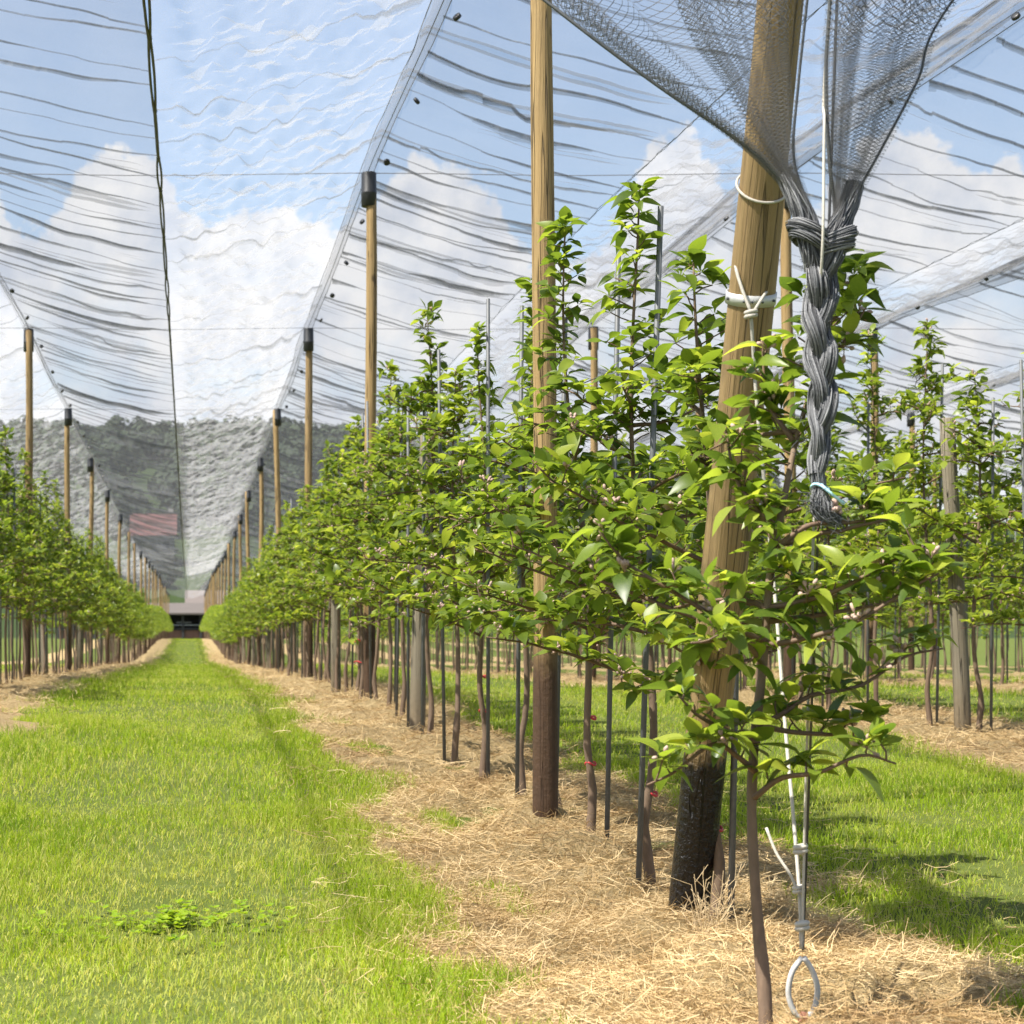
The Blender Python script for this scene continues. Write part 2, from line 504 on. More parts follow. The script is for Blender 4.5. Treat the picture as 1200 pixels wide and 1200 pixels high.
def build_ground():
    ys = np.concatenate([np.arange(-3, 14, .15), np.arange(14, 40, .5), np.arange(40, 230, 3), np.arange(230, 900, 15), np.array([950, 1200, 2000, 3500])])
    xs = np.concatenate([np.array([-2500, -1200, -700, -450, -300, -200, -120, -60, -30, -14, -9]), np.arange(-6.0, 10, .15), np.array([11, 13, 16, 20, 27, 40, 60, 90, 130, 190, 260, 350, 450, 600, 800, 1200, 2500])])
    Y, X = np.meshgrid(ys, xs, indexing='ij')
    Z = terrain_z(X, Y)
    v = np.stack([X, Y, Z], -1).reshape(-1, 3)
    o = link('ground', np_mesh('ground', v, grid_faces(len(ys), len(xs))), M['ground'])
    tag(o, kind='structure')


build_ground()


def build_strips():
    for X in ROWS:
        y0 = {-5.37: 40, -1.97: 12}.get(X, 2.6)
        if X > 2: y0 = max(2.6, X * 1.9)
        dense = .035 if X == 1.43 else .07
        ys = np.concatenate([np.arange(y0, max(y0 + 1, 11), dense), np.arange(max(y0 + 1, 11), 34, .12), np.arange(34, 186, .6)])
        dx = np.linspace(-1.35, 1.35, 78 if X == 1.43 else 44)
        Yg, D = np.meshgrid(ys, dx, indexing='ij')
        Z = gz(Yg) + ground_extra(X + D, Yg) + mulch_h(D, Yg, X)
        Z = np.where(np.abs(D) > 1.3, Z - .3, Z)
        v = np.stack([X + D, Yg, Z], -1).reshape(-1, 3)
        o = link('mulch_path', np_mesh('mulch_path', v, grid_faces(len(ys), len(dx))), M['mulch'])
        tag(o, kind='structure')


build_strips()


def near_row(x):
    r = np.array(ROWS); i = np.abs(x[:, None] - r[None]).argmin(1)
    return r[i]


def surf(x, y):
    """height of soil/mulch and the mulch height above soil"""
    X = near_row(x); h = np.empty_like(x)
    for q in np.unique(X):
        m = X == q; h[m] = mulch_h(x[m] - q, y[m], q)
    return gz(y) + ground_extra(x, y), h


# ------------------------------------------------------------------ grass and straw
def blades(name, mat, x, y, z, length, width, lean, tint, bend=.6, parent=None):
    n = len(x)
    a = rng.random(n) * 2 * math.pi
    w = np.stack([np.cos(a), np.sin(a), np.zeros(n)], -1) * width[:, None] * .5
    b = rng.random(n) * 2 * math.pi
    ld = np.stack([np.cos(b), np.sin(b), np.zeros(n)], -1)
    p = np.stack([x, y, z], -1)
    up = np.array([0, 0, 1.])
    mid = p + up * (length * .55 * np.cos(lean * .5))[:, None] + ld * (length * .55 * np.sin(lean * .5))[:, None]
    tip = mid + up * (length * .45 * np.cos(lean * (1 + bend)))[:, None] + ld * (length * .45 * np.sin(lean * (1 + bend)))[:, None]
    V = np.stack([p - w, p + w, mid - w * .75, mid + w * .75, tip], 1).reshape(-1, 3)
    i = np.arange(n)[:, None] * 5
    F = np.concatenate([i + np.array([0, 1, 3]), i + np.array([0, 3, 2]), i + np.array([2, 3, 4])])
    return link(name, np_mesh(name, V, F, np.repeat(tint, 5)), mat, parent)


def scatter(x0, x1, y0, y1, dens):
    n = int((x1 - x0) * (y1 - y0) * dens)
    return x0 + rng.random(n) * (x1 - x0), y0 + rng.random(n) * (y1 - y0)


def build_grass():
    X = []; Y = []; S = []
    for (x0, x1, y0, y1, d, s) in ((-1.3, 1.1, 3.2, 5.5, 9500, 1.0), (-1.4, 1.1, 5.5, 8.5, 7000, 1.05), (-1.7, 1.1, 8.5, 14, 2600, 1.35), (-1.6, 1.1, 14, 26, 1000, 1.7),
                                   (-1.6, 1.1, 26, 50, 330, 2.2), (-1.5, 1.1, 50, 180, 55, 3.6),
                                   (1.9, 3.0, 4.2, 6.5, 5500, 1.05), (1.9, 4.4, 6.5, 10.5, 4200, 1.15), (1.9, 4.6, 10.5, 20, 1100, 1.5), (5.2, 8, 12, 24, 420, 1.9), (2, 4.6, 20, 60, 130, 2.6), (8.6, 11.4, 20, 40, 120, 2.6), (-5, -2.4, 22, 60, 90, 2.8)):
        x, y = scatter(x0, x1, y0, y1, d)
        X.append(x); Y.append(y); S.append(np.full(len(x), s))
    x = np.concatenate(X); y = np.concatenate(Y); s = np.concatenate(S)
    # keep roughly what the lens can see
    px = 222 + x / y * FPX
    k = (px > -60) & (px < 1270); x, y, s = x[k], y[k], s[k]
    z, h = surf(x, y)
    edge = np.clip(1 - np.abs(h + .03) / .09, 0, 1)
    tuft = fbm(x * 2.6, y * 1.5, 3) + .5 * fbm(x * 9, y * 6, 2); thin = fbm(x * 1.1 + 9, y * .8 + 30, 3)
    k = (h < .008 - .012 * rng.random(len(x))) & (rng.random(len(x)) < .78 + 1.3 * thin + .35 * edge)
    x, y, s, z, h, edge, tuft, thin = (q[k] for q in (x, y, s, z, h, edge, tuft, thin))
    n = len(x)
    L = (.024 + .028 * rng.random(n)) * np.clip(1 + 1.8 * tuft + .8 * edge, .5, 3) * (.75 + .25 * s)
    W = (.0022 + .0016 * rng.random(n)) * s
    lean = .2 + 1.05 * rng.random(n) ** 1.2
    dry = rng.random(n) < .13 + 1.1 * np.clip(-thin, 0, .3)
    tint = np.clip(.45 + .16 * rng.standard_normal(n) - .8 * tuft - .06 * edge - .3 * thin * 0 + 1.0 * fbm(x * 1.2 + 70, y * .9, 3) + .35 * fbm(x * 6, y * 5, 2), 0, .76)
    tint = np.where(dry, .75 + .25 * rng.random(n), tint)
    flat = rng.random(n) < .07
    lean = np.where(flat, 1.1 + .4 * rng.random(n), lean); tint = np.where(flat, .85 + .15 * rng.random(n), tint)
    o = blades('grass', M['grass'], x, y, z - .004, L, W, lean, tint)
    tag(o, 'short bright green mown grass filling the lanes between tree rows', 'grass', kind='stuff')


build_grass()


def build_clover():
    V = []; F = []; T = []
    n0 = 0
    ang = np.arange(6) / 6 * 2 * math.pi
    for (cx, cy, rx, ry, cnt) in ((-.05, 5.75, .40, .42, 230),):
        for i in range(cnt):
            a = rng.random() * 6.283; r = abs(rng.normal(0, .75))
            x = cx + rx * r * math.cos(a); y = cy + ry * r * math.sin(a)
            if fbm(np.array(x * 7), np.array(y * 7), 2) < -.10 + .16 * r * r: continue
            z = float(gz(y) + ground_extra(np.array(x), np.array(y))) + .006 + .042 * rng.random()
            for k in range(3):
                b = a * 5 + k * 2.09; s = .006 + .006 * rng.random()
                c = np.array([x + math.cos(b) * s * 1.05, y + math.sin(b) * s * 1.05, z])
                q = np.stack([np.cos(ang) * s, np.sin(ang) * s, .35 * s * np.cos(ang - b) + .15 * s * rng.standard_normal(6)], -1) + c
                V.append(np.vstack([c + [0, 0, -.002], q])); T.append(np.full(7, rng.random()))
                F.append(np.array([[0, 1 + j, 1 + (j + 1) % 6] for j in range(6)]) + n0); n0 += 7
    o = link('clover_weeds', np_mesh('clover_weeds', np.concatenate(V), np.concatenate(F), np.concatenate(T)), M['clover'])
    tag(o, 'patch of yellow-green clover in the grass lane', 'clover', kind='stuff')


build_clover()


def build_straw():
    X = []; Y = []; S = []
    for (x0, x1, y0, y1, d, s) in ((.3, 2.5, 3.2, 6.5, 8200, .9), (.4, 2.5, 6.5, 10, 4200, 1.05), (.4, 2.5, 10, 17, 1100, 1.4), (.4, 2.5, 17, 34, 300, 2.0), (.4, 2.5, 34, 90, 70, 3.2),
                                   (-3.1, -.8, 14, 24, 420, 1.6), (-3.1, -.8, 24, 60, 110, 2.6), (3.8, 5.9, 9.5, 16, 1200, 1.4), (3.8, 5.9, 16, 34, 260, 2.0), (7.2, 9.2, 18, 34, 200, 2.2)):
        x, y = scatter(x0, x1, y0, y1, d); X.append(x); Y.append(y); S.append(np.full(len(x), s))
    x = np.concatenate(X); y = np.concatenate(Y); s = np.concatenate(S)
    px = 222 + x / y * FPX
    k = (px > -60) & (px < 1270); x, y, s = x[k], y[k], s[k]
    z, h = surf(x, y)
    k = (h > -.022 + .03 * rng.random(len(x)) ** 2) | (rng.random(len(x)) < .035)
    x, y, s, z, h = x[k], y[k], s[k], z[k], h[k]
    n = len(x)
    a = fbm(x * 3, y * 3, 2) * 9 + rng.standard_normal(n) * .9
    L = (.03 + .12 * rng.random(n) ** 2.2) * s ** .6; W = (.0010 + .0016 * rng.random(n) ** 2) * s
    pit = rng.standard_normal(n) * .32
    stick = rng.random(n) < .05
    pit = np.where(stick, .5 + .6 * rng.random(n), pit)
    d = np.stack([np.cos(a) * np.cos(pit), np.sin(a) * np.cos(pit), np.sin(pit)], -1)
    bd = rng.standard_normal((n, 3)) * .28
    roll = rng.random(n) * 3.14
    side = np.stack([-np.sin(a), np.cos(a), np.zeros(n)], -1) * np.cos(roll)[:, None] + np.array([0, 0, 1.]) * np.sin(roll)[:, None]
    c = np.stack([x, y, z + np.maximum(h, -.002) + .004 + .034 * rng.random(n) ** 2 + np.where(stick, .02, 0) + np.where(h < -.025, .022, 0)], -1)
    V = []
    for t in (-.5, -.17, .17, .5):
        pnt = c + d * (L * t)[:, None] + bd * (L * (t * t * 1.6 - .1))[:, None]
        V += [pnt - side * (W * .5)[:, None], pnt + side * (W * .5)[:, None]]
    V = np.stack(V, 1)
    V[:, :, 2] = np.maximum(V[:, :, 2], (c[:, 2] - .018)[:, None])
    i = np.arange(n)[:, None] * 8
    F = np.concatenate([i + np.array(q) for q in ((0, 1, 3, 2), (2, 3, 5, 4), (4, 5, 7, 6))])
    clump = fbm(x * 2.2 + 3, y * 2.2, 3)
    tint = np.clip(.62 + .27 * rng.standard_normal(n) + 1.7 * clump, 0, 1)
    o = link('straw', np_mesh('straw', V.reshape(-1, 3), F, np.repeat(tint, 8)), M['straw'])
    tag(o, 'dry tan mown straw lying along the tree rows', 'straw', kind='stuff')


build_straw()

# ------------------------------------------------------------------ far setting: hill woods, house, shed
def build_forest():
    n = 3600
    x = rng.uniform(-330, 560, n); y = 240 + 540 * rng.random(n) ** .85
    px = 222 + x / y * FPX
    k = (px > -200) & (px < 900); x, y = x[k], y[k]
    hx, hy = -5.2, 288.0
    k = ~((np.abs(x - hx) < 5.0) & (y - hy < 6) & (y - hy > -6))
    x, y = x[k], y[k]; n = len(x)
    z = terrain_z(x, y)
    R_ = rng.uniform(2.2, 4.2, n); H = rng.uniform(5, 9.5, n)
    H = np.where((np.abs(x - hx) < 13) & (y < hy), H * .4, H)
    q = 85
    d = rng.standard_normal((n, q, 3)); d /= np.linalg.norm(d, axis=2)[:, :, None]
    rad = .75 + .3 * rng.random((n, q, 1))
    c = np.stack([x, y, z + H * .58], -1)[:, None, :] + d * rad * np.stack([R_, R_, H * .46], -1)[:, None, :]
    s = (R_[:, None, None] * .27) * rng.uniform(.7, 1.3, (n, q, 1))
    u = np.cross(d, rng.standard_normal((n, q, 3))); u /= np.linalg.norm(u, axis=2)[:, :, None]; w = np.cross(d, u)
    V = np.stack([c - u * s, c + w * s * .8, c + u * s, c - w * s * .8 + d * s * .4], 2).reshape(-1, 3)
    F = np.arange(len(V)).reshape(-1, 4)
    tint = np.repeat(np.clip(rng.random(n)[:, None] * .7 + .3 * rng.random((n, q)), 0, 1).ravel(), 4)
    o = link('forest', np_mesh('forest', V, F, tint, smooth=False), M['forest'])
    tag(o, 'dark green wooded hillside behind the orchard', 'forest', kind='stuff')


build_forest()


def build_house():
    mw = M_plain('cream_render', (.24, .23, .21), .9, 3, .1); mr = M_plain('red_tiles', (.10, .034, .030), .8, 2.5, .25)
    mg = M_plain('dark_glass', (.03, .035, .04), .2, 2, .2, bump=.05)
    hx, hy = -5.2, 288.0
    z = float(terrain_z(np.array(hx), np.array(hy))) + .3
    h = empty('house', (hx, hy, z))
    tag(h, 'red-roofed pale house on the wooded hillside, seen through the net', 'house')
    b = MB(); b.box((0, 0, 1.9), (6.0, 7, 3.8)); b.build('wall', mw, h, smooth=False)
    r = MB()
    r.add([(-3.4, -4, 3.7), (3.4, -4, 3.7), (3.4, 4, 3.7), (-3.4, 4, 3.7), (-3.4, 0, 7.0), (3.4, 0, 7.0)], [(0, 1, 5, 4), (2, 3, 4, 5), (0, 4, 3), (1, 2, 5), (0, 3, 2, 1)])
    ro = r.build('roof', mr, h, smooth=False)
    MB().box((2.5, .4, 7.0), (.7, .7, 1.6)).build('chimney', mw, ro, smooth=False)
    for x in (-1.9, 0, 1.9):
        w = MB().box((x, -3.53, 2.2), (1.3, .06, 1.5)).build('window', mw, h, smooth=False)
        MB().box((x, -3.57, 2.2), (1.05, .04, 1.25)).build('pane', mg, w, smooth=False)


build_house()


def build_shed():
    Yb = 196.0
    zb = float(gz(Yb))
    mr = M_plain('grey_brown_roof', (.095, .08, .07), .85, 1.2, .2); md = M_plain('dark_boards', (.045, .045, .055), .8, 2, .4)
    mb = M_plain('brick_plinth', (.17, .085, .065), .85, 3, .35); mp = M_plain('shed_post', (.03, .028, .03), .7, 4, .3)
    mw = M_plain('white_metal', (.20, .205, .215), .5, 3, .1)
    s = empty('open_shed', (0, Yb, zb))
    tag(s, 'low dark open-fronted shed with grey-brown roof at the end of the grass lane', 'shed')
    MB().box((0, 5.0, 1.4), (26, .2, 2.8)).build('wall', md, s, smooth=False)
    r = MB()
    r.add([(-13.5, -.6, 2.55), (13.5, -.6, 2.55), (13.5, 5.4, 3.6), (-13.5, 5.4, 3.6), (-13.5, -.6, 2.38), (13.5, -.6, 2.38), (13.5, 5.4, 3.4), (-13.5, 5.4, 3.4)],
          [(0, 1, 2, 3), (4, 7, 6, 5), (0, 4, 5, 1), (1, 5, 6, 2), (2, 6, 7, 3), (3, 7, 4, 0)])
    r.build('roof', mr, s, smooth=False)
    for x in np.arange(-12.9, 13.5, 1.75): MB().box((x, 0, 1.25), (.22, .22, 2.5)).build('post', mp, s, smooth=False)
    for x in np.arange(-12.0, 12.6, 1.75): MB().box((x, .2, .42), (1.52, .18, .84)).build('plinth_panel', mb, s, smooth=False)
    MB().box((0, -.02, 1.35), (26, .1, .1)).build('rail', mw, s, smooth=False)
    MB().box((0, -.02, .98), (26, .1, .12)).build('rail', mp, s, smooth=False)
    t = empty('trailer', (-.55, Yb + 2.4, zb))
    tag(t, 'pale flatbed trailer parked inside the dark open shed', 'trailer')
    MB().box((0, 0, 1.62), (1.5, 2.6, .16)).build('bed', mw, t, smooth=False)
    MB().box((0, 0, 1.45), (.8, 2.4, .16)).build('chassis', mp, t, smooth=False)
    for sx in (-.62, .62):
        for sy in (-.6, .6):
            a = np.arange(20) / 20 * 6.283
            MB().tube([(sx - .1, sy, .68), (sx + .1, sy, .68)], .68, 20).build('wheel', mp, t, smooth=False)
    b = empty('barn', (4.6, Yb + 26, float(gz(Yb + 26))))
    tag(b, 'pitched barn roof with wooden gable rising behind the open shed', 'barn')
    MB().box((0, 0, 1.9), (9.6, 7, 3.8)).build('wall', M_plain('barn_boards', (.30, .19, .10), .85, 3, .3), b, smooth=False)
    r = MB()
    r.add([(-5.1, -4, 3.8), (5.1, -4, 3.8), (5.1, 4, 3.8), (-5.1, 4, 3.8), (-5.1, 0, 5.3), (5.1, 0, 5.3)], [(0, 1, 5, 4), (2, 3, 4, 5), (0, 4, 3), (1, 2, 5), (0, 3, 2, 1)])
    r.build('roof', M_plain('pale_roof', (.12, .10, .09), .85, 1.5, .15), b, smooth=False)


build_shed()

# ------------------------------------------------------------------ posts
def shaft_mesh(name, h, r0, r1, seed, sides=18, rings=14, wob=.03):
    g = np.random.default_rng(seed)
    zs = np.linspace(-.25, h, rings)
    ph = g.random(4) * 6.28
    pts = np.stack([wob * np.sin(zs * 1.1 + ph[0]) * zs / h, wob * np.sin(zs * .9 + ph[1]) * zs / h, zs], -1)
    rad = np.interp(zs, [-.25, h], [r0, r1]) * (1 + .02 * np.sin(zs * 3 + ph[2]) + .012 * np.sin(zs * 7.3 + ph[3]))
    m = MB(); m.tube(np.vstack([pts, pts[-1] + [0, 0, .006]]), np.append(rad, rad[-1] * .86), sides)
    return m.mesh(name)


TALL = [shaft_mesh('tall_shaft', 4.22, .050, .042, s) for s in (1, 2, 3)]
SHORT = [shaft_mesh('short_shaft', 1.95, .050, .046, s, rings=9) for s in (4, 5)]
for m in TALL: m.materials.append(M['wood'])
for m in SHORT: m.materials.append(M['wood_grey'])
cm = MB()
cm.tube([(0, 0, 3.97), (0, 0, 3.975), (0, 0, 4.07), (0, 0, 4.075), (0, 0, 4.085), (0, 0, 4.09), (0, 0, 4.235), (0, 0, 4.245), (0, 0, 4.248)], [.055, .062, .062, .0645, .0645, .062, .060, .056, .02], 20)
CAP = cm.mesh('post_cap'); CAP.materials.append(M['cap'])
ORD = ['first', 'second', 'third', 'fourth', 'fifth', 'sixth', 'seventh', 'eighth', 'ninth', 'tenth', 'eleventh', 'twelfth']
ROWNAME = {-1.97: 'row left of the lane', 1.43: 'row right of the lane', 4.83: 'second row to the right', 8.22: 'third row to the right',
           11.62: 'fourth row to the right', 15.02: 'fifth row to the right', 18.42: 'outermost row on the right', -5.37: 'outermost row on the left'}



def build_posts():
    k = 0
    for X in ROWS[1:]:
        c = 0
        for n in range(1, 24 if X < 2 else 9):
            Y = 8 * n; px = 222 + X / Y * FPX
            if px < -20 or px > 1225: continue
            if X > 4 and Y > 16 + X * 3.2: continue
            jx = rng.normal(0, .018); jy = rng.normal(0, .06)
            if n == 1: jx = jy = 0
            c += 1
            t = empty('tall_post', (X + jx, Y + jy, float(gz(Y))), rng.random() * 6.28)
            t.rotation_euler.x = rng.normal(0, .004) if n > 1 else 0; t.rotation_euler.y = rng.normal(0, .006) if n > 1 else 0
            link('shaft', TALL[k % 3], None, t); link('cap', CAP, None, t); k += 1
            if c <= 10: lab = ORD[c - 1] + ' tall capped wooden post in the ' + ROWNAME[X]
            else: lab = 'distant tall capped post beyond the tenth in the ' + ROWNAME[X]
            if X == 1.43 and n == 1: lab = 'tall straight pale wooden post behind the leaning anchor post'
            tag(t, lab, 'post', 'tall net posts in the ' + ROWNAME[X])
    for X in ROWS[1:6]:
        c = 0
        for i, n in enumerate((1.55, 2.41, 3.41, 4.45, 5.5, 6.5, 7.5)):
            Y = 8 * n; px = 222 + X / Y * FPX
            if px < -20 or px > 1225 or (X > 4 and n > 4): continue
            c += 1
            o = link('short_post', SHORT[i % 2], None, None, (X - .01, Y, float(gz(Y))))
            o.rotation_euler = (rng.normal(0, .01), rng.normal(0, .01), rng.random() * 6)
            tag(o, ORD[c - 1] + ' short grey weathered post in the ' + ROWNAME[X], 'post', 'short trellis posts')


build_posts()

# leaning anchor post at the row end
AB = P(805, 1093, 5.72); AT = P(915, 0, 4.81)
adir = (AT - AB).normalized()
ALEN = 4.45


def build_anchor():
    m = shaft_mesh('anchor_post', ALEN, .061, .052, 11, 24, 30, .008)
    o = link('anchor_post', m, M['wood_anchor'], None, AB)
    o.rotation_euler = adir.to_track_quat('Z', 'Y').to_euler()
    tag(o, 'thick leaning end post with black tarred foot and pale timber above', 'post')
    # zinc pipe band, and wire hoop, both round the anchor post
    def ring(t, rad, r_, tilt, mat, name, flat=False):
        c = AB + adir * t
        q = adir.to_track_quat('Z', 'Y').to_matrix()
        pts = [c + q @ Vector((math.cos(a) * rad, math.sin(a) * rad, tilt * math.sin(a))) for a in np.linspace(0, 6.283, 41)]
        mb = MB()
        if flat:
            V = []
            for p_ in pts[:-1]:
                d = (p_ - c).normalized()
                for (e, f) in ((0, -.5), (0, .5), (.004, .5), (.004, -.5)): V.append(tuple(p_ + d * e + adir * (f * flat)))
            mb.add(V, [tuple(q_) for q_ in grid_faces(41, 4, True) % 160])
        else: mb.tube(pts, r_, 8, False)
        return mb.build(name, mat)
    tb = (P(876, 347, 5.08) - AB).dot(adir)
    b = ring(tb, .059, 0, 0, M['band'], 'post_band', .030)
    tag(b, 'pale zinc strap clamped round the leaning end post', 'strap')
    for a in (0.3, 0.9, 1.9, 2.5, 3.4, 4.2, 4.5, 4.9, 5.5):
        c = AB + adir * tb; q = adir.to_track_quat('Z', 'Y').to_matrix()
        p0 = c + q @ Vector((math.cos(a) * .0625, math.sin(a) * .0625, 0)); p1 = c + q @ Vector((math.cos(a) * .0675, math.sin(a) * .0675, 0))
        MB().tube([p0, p1], .0035, 8).build('bolt', M['cord_dark'], b)
    th = (P(885, 218, 4.98) - AB).dot(adir)
    h = ring(th, .062, .0035, .03, M['rope'], 'wire_hoop')
    tag(h, 'thin cord hoop circling the leaning end post above the strap', 'cord')


build_anchor()

# ------------------------------------------------------------------ apple trees
def leaf_template(st, wid, fold, droop, curl=0.0):
    v = [(0, -.012, 0), (0, .012, 0)]
    for x, w in zip(st, wid):
        z0 = -droop * x * x + .12 * x
        v += [(x, -w, z0 + fold * w + curl * w * w), (x, 0, z0), (x, w, z0 + fold * w + curl * w * w)]
    v.append((1, 0, -droop + .12))
    f = [(0, 1, 4, 3), (1, 0, 3, 2)] if False else [(0, 3, 2, 2), (0, 1, 3, 3), (1, 4, 3, 3)]
    for i in range(len(st) - 1):
        a = 2 + i * 3
        f += [(a, a + 1, a + 4, a + 3), (a + 1, a + 2, a + 5, a + 4)]
    a = 2 + (len(st) - 1) * 3; t = len(v) - 1
    f += [(a, a + 1, t, t), (a + 1, a + 2, t, t)]
    tri = []
    for q in f:
        if q[2] == q[3]: tri.append(q[:3])
        else: tri += [(q[0], q[1], q[2]), (q[0], q[2], q[3])]
    return np.array(v, float), np.array(tri, int)


_st = (.2, .34, .5, .66, .82, .93); _wd = (.06, .20, .265, .25, .155, .065)
LEAF_HI = [leaf_template(_st, _wd, .35, .42), leaf_template(_st, _wd, .15, .15), leaf_template(_st, tuple(w * .86 for w in _wd), .6, .75), leaf_template(_st, tuple(w * 1.08 for w in _wd), -.12, .55), leaf_template(_st, _wd, .25, 1.0)]
LEAF_LO = [leaf_template((.24, .55, .82), (.11, .265, .155), f, d) for f, d in ((.35, .42), (.15, .2), (.5, .8), (-.1, .6))]
LEAF_ME = []
for tn in (.05, .35, .55, .9):
    for v, f in LEAF_HI:
        me = np_mesh('leaf', v, f, np.full(len(v), tn)); me.materials.append(M['leaf']); LEAF_ME.append(me)


def leaf_frames(g, p, d, roll=.5):
    """p (N,3), d (N,3) unit: rotation with x along d, z roughly up"""
    up = np.array([0, 0, 1.]) + g.standard_normal(d.shape) * roll * .6
    y = np.cross(up, d); y /= np.linalg.norm(y, axis=1)[:, None] + 1e-9
    z = np.cross(d, y)
    return np.stack([d, y, z], -1)      # columns


def leaves_mesh(name, g, p, Rm, size, tint, templates):
    V = []; F = []; T = []; n0 = 0
    which = g.integers(0, len(templates), len(p))
    for w, (tv, tf) in enumerate(templates):
        m = which == w
        if not m.any(): continue
        q = np.einsum('nij,vj->nvi', Rm[m], tv) * size[m][:, None, None] + p[m][:, None, :]
        k = m.sum(); nv = len(tv)
        V.append(q.reshape(-1, 3)); F.append((tf[None] + (np.arange(k) * nv)[:, None, None]).reshape(-1, 3) + n0); T.append(np.repeat(tint[m], nv)); n0 += k * nv
    return np_mesh(name, np.concatenate(V), np.concatenate(F), np.concatenate(T))


def gen_tree(seed, H=2.2, dens=1.0, spec=None, lsize=.078, span=.88):
    """returns trunk path+radii, branch paths, leaf arrays, blossom points.  spec: hand-set trunk and branches (local)"""
    g = np.random.default_rng(seed)
    if spec: tp = smooth_path(spec['trunk'], 40); H = tp[-1, 2]
    else:
        zs = np.linspace(-.2, H, 32); ph = g.random(4) * 6.28
        cr = np.clip(zs / .5, 0, 1)
        tp = np.stack([.022 * np.sin(zs * 3.3 + ph[0]) * cr + .02 * g.standard_normal() * zs, .022 * np.sin(zs * 2.7 + ph[1]) * cr, zs], -1)
        tp[:, 0] += .022 * np.exp(-((zs - .2) / .12) ** 2) * (1 if ph[2] > 3 else -1)
    zs = tp[:, 2]
    tr = np.interp(zs, [-.1, 0, .14, .2, .7, 1.3, H], [.023, .02, .0165, .0145, .0125, .008, .0028])
    tr = tr * (1 + .28 * np.exp(-((zs - .16) / .035) ** 2)) * (1 + .07 * np.sin(zs * 41 + g.random() * 6) * (zs < 1.1))
    if spec: tr = tr * .85
    br = []
    if spec:
        for b in spec['branches']: br.append(smooth_path(b, 16))
        nb = spec.get('extra', 4)
    else: nb = int(g.integers(14, 18) * (1 + (span - .88) * .7))
    az0 = g.random() * 6.28
    for i in range(nb):
        z0 = .70 + span * (i / max(1, nb - 1)) ** 1.1 + g.normal(0, .03)
        if spec: z0 = .8 + .8 * i / max(1, nb)
        a = az0 + i * 2.4 + g.normal(0, .25)
        Lb = np.interp(z0, [.7, 1.15, .7 + span], [.58, .50, .17]) * g.uniform(.72, 1.2)
        if spec: Lb *= .7
        r0 = np.array([np.interp(z0, zs, tp[:, 0]), np.interp(z0, zs, tp[:, 1]), z0])
        rise = g.uniform(.0, .42); dirv = np.array([math.cos(a), math.sin(a), rise]); side = np.array([-math.sin(a), math.cos(a), 0])
        t = np.linspace(0, 1, 9)[:, None]
        path = r0 + dirv * t * Lb + side * (g.normal(0, .07) * t * t) + np.array([0, 0, 1.]) * (g.normal(-.03, .08) * t * t) + g.normal(0, .004, (9, 3)) * t
        br.append(path)
    # spurs
    sp = []; sdir = []
    for path in br:
        Ls = np.linalg.norm(path[-1] - path[0]); ns = max(3, int(Ls / .062 * dens))
        for k in range(ns):
            t = .16 + .84 * (k + g.random() * .6) / ns; t = min(t, 1)
            f = t * (len(path) - 1); i = min(int(f), len(path) - 2)
            p = path[i] + (path[i + 1] - path[i]) * (f - i)
            o = g.standard_normal(3) * .5 + np.array([0, 0, .75]); o /= np.linalg.norm(o)
            e = g.uniform(.01, .055) if t < .97 else .01
            sp.append(p + o * e); sdir.append((p, o))
    ns = int((H - .95) / .052 * dens * 1.45)
    for k in range(ns):
        z = .95 + (H - .95) * (k + g.random() * .5) / ns
        p = np.array([np.interp(z, zs, tp[:, 0]), np.interp(z, zs, tp[:, 1]), z]); a = g.random() * 6.28
        e = g.uniform(.015, .12) * np.interp(z, [1.0, 1.6, H], [1.2, 1.1, .3])
        o = np.array([math.cos(a), math.sin(a), .5]); o /= np.linalg.norm(o)
        sp.append(p + o * e); sdir.append((p, o))
    sp.append(tp[-1]); sdir.append((tp[-1], np.array([0, 0, 1.])))
    lp = []; ld = []; ls = []
    for (s, (p, o)) in zip(sp, sdir):
        m = g.integers(4, 8); a0 = g.random() * 6.28
        for j in range(m):
            a = a0 + j * 2.4 + g.normal(0, .3); e = g.uniform(-.25, .95)
            d = np.array([math.cos(a) * math.cos(e), math.sin(a) * math.cos(e), math.sin(e)]) + o * .25
            d /= np.linalg.norm(d)
            lp.append(s + d * .004); ld.append(d); ls.append(lsize * (g.uniform(.45, .8) if g.random() < .3 else g.uniform(.8, 1.3)))
    lp = np.array(lp); ld = np.array(ld); ls = np.array(ls)
    Rm = leaf_frames(g, lp, ld)
    tint = np.clip(.42 + .30 * g.standard_normal(len(lp)) + .10 * (ls < lsize * .75), 0, 1)
    bl = [s for s in sp if g.random() < .34]
    return dict(tp=tp, tr=tr, br=br, sp=list(zip(sp, sdir)), lp=lp, Rm=Rm, ls=ls, tint=tint, bl=bl, g=g)


def trunk_mb(t, sides=8):
    m = MB(); m.tube(t['tp'], t['tr'], sides); return m


def branch_tubes(m, path, r0, sides=6):
    n = len(path); m.tube(path, np.linspace(r0, .0022, n), sides)


def blossom_mb(m, g, p, sc_=1.0, k=6):
    """a knot of withered flowers: short stalks with small swollen heads"""
    for i in range(k):
        d = g.standard_normal(3) * .6 + np.array([0, 0, .8]); d /= np.linalg.norm(d)
        L = g.uniform(.012, .028) * sc_
        q = np.array([p, p + d * L * .6, p + d * L * .75, p + d * L, p + d * L * 1.2])
        m.tube(q, np.array([.0011, .0011, .0038, .0045, .0018]) * sc_, 5)


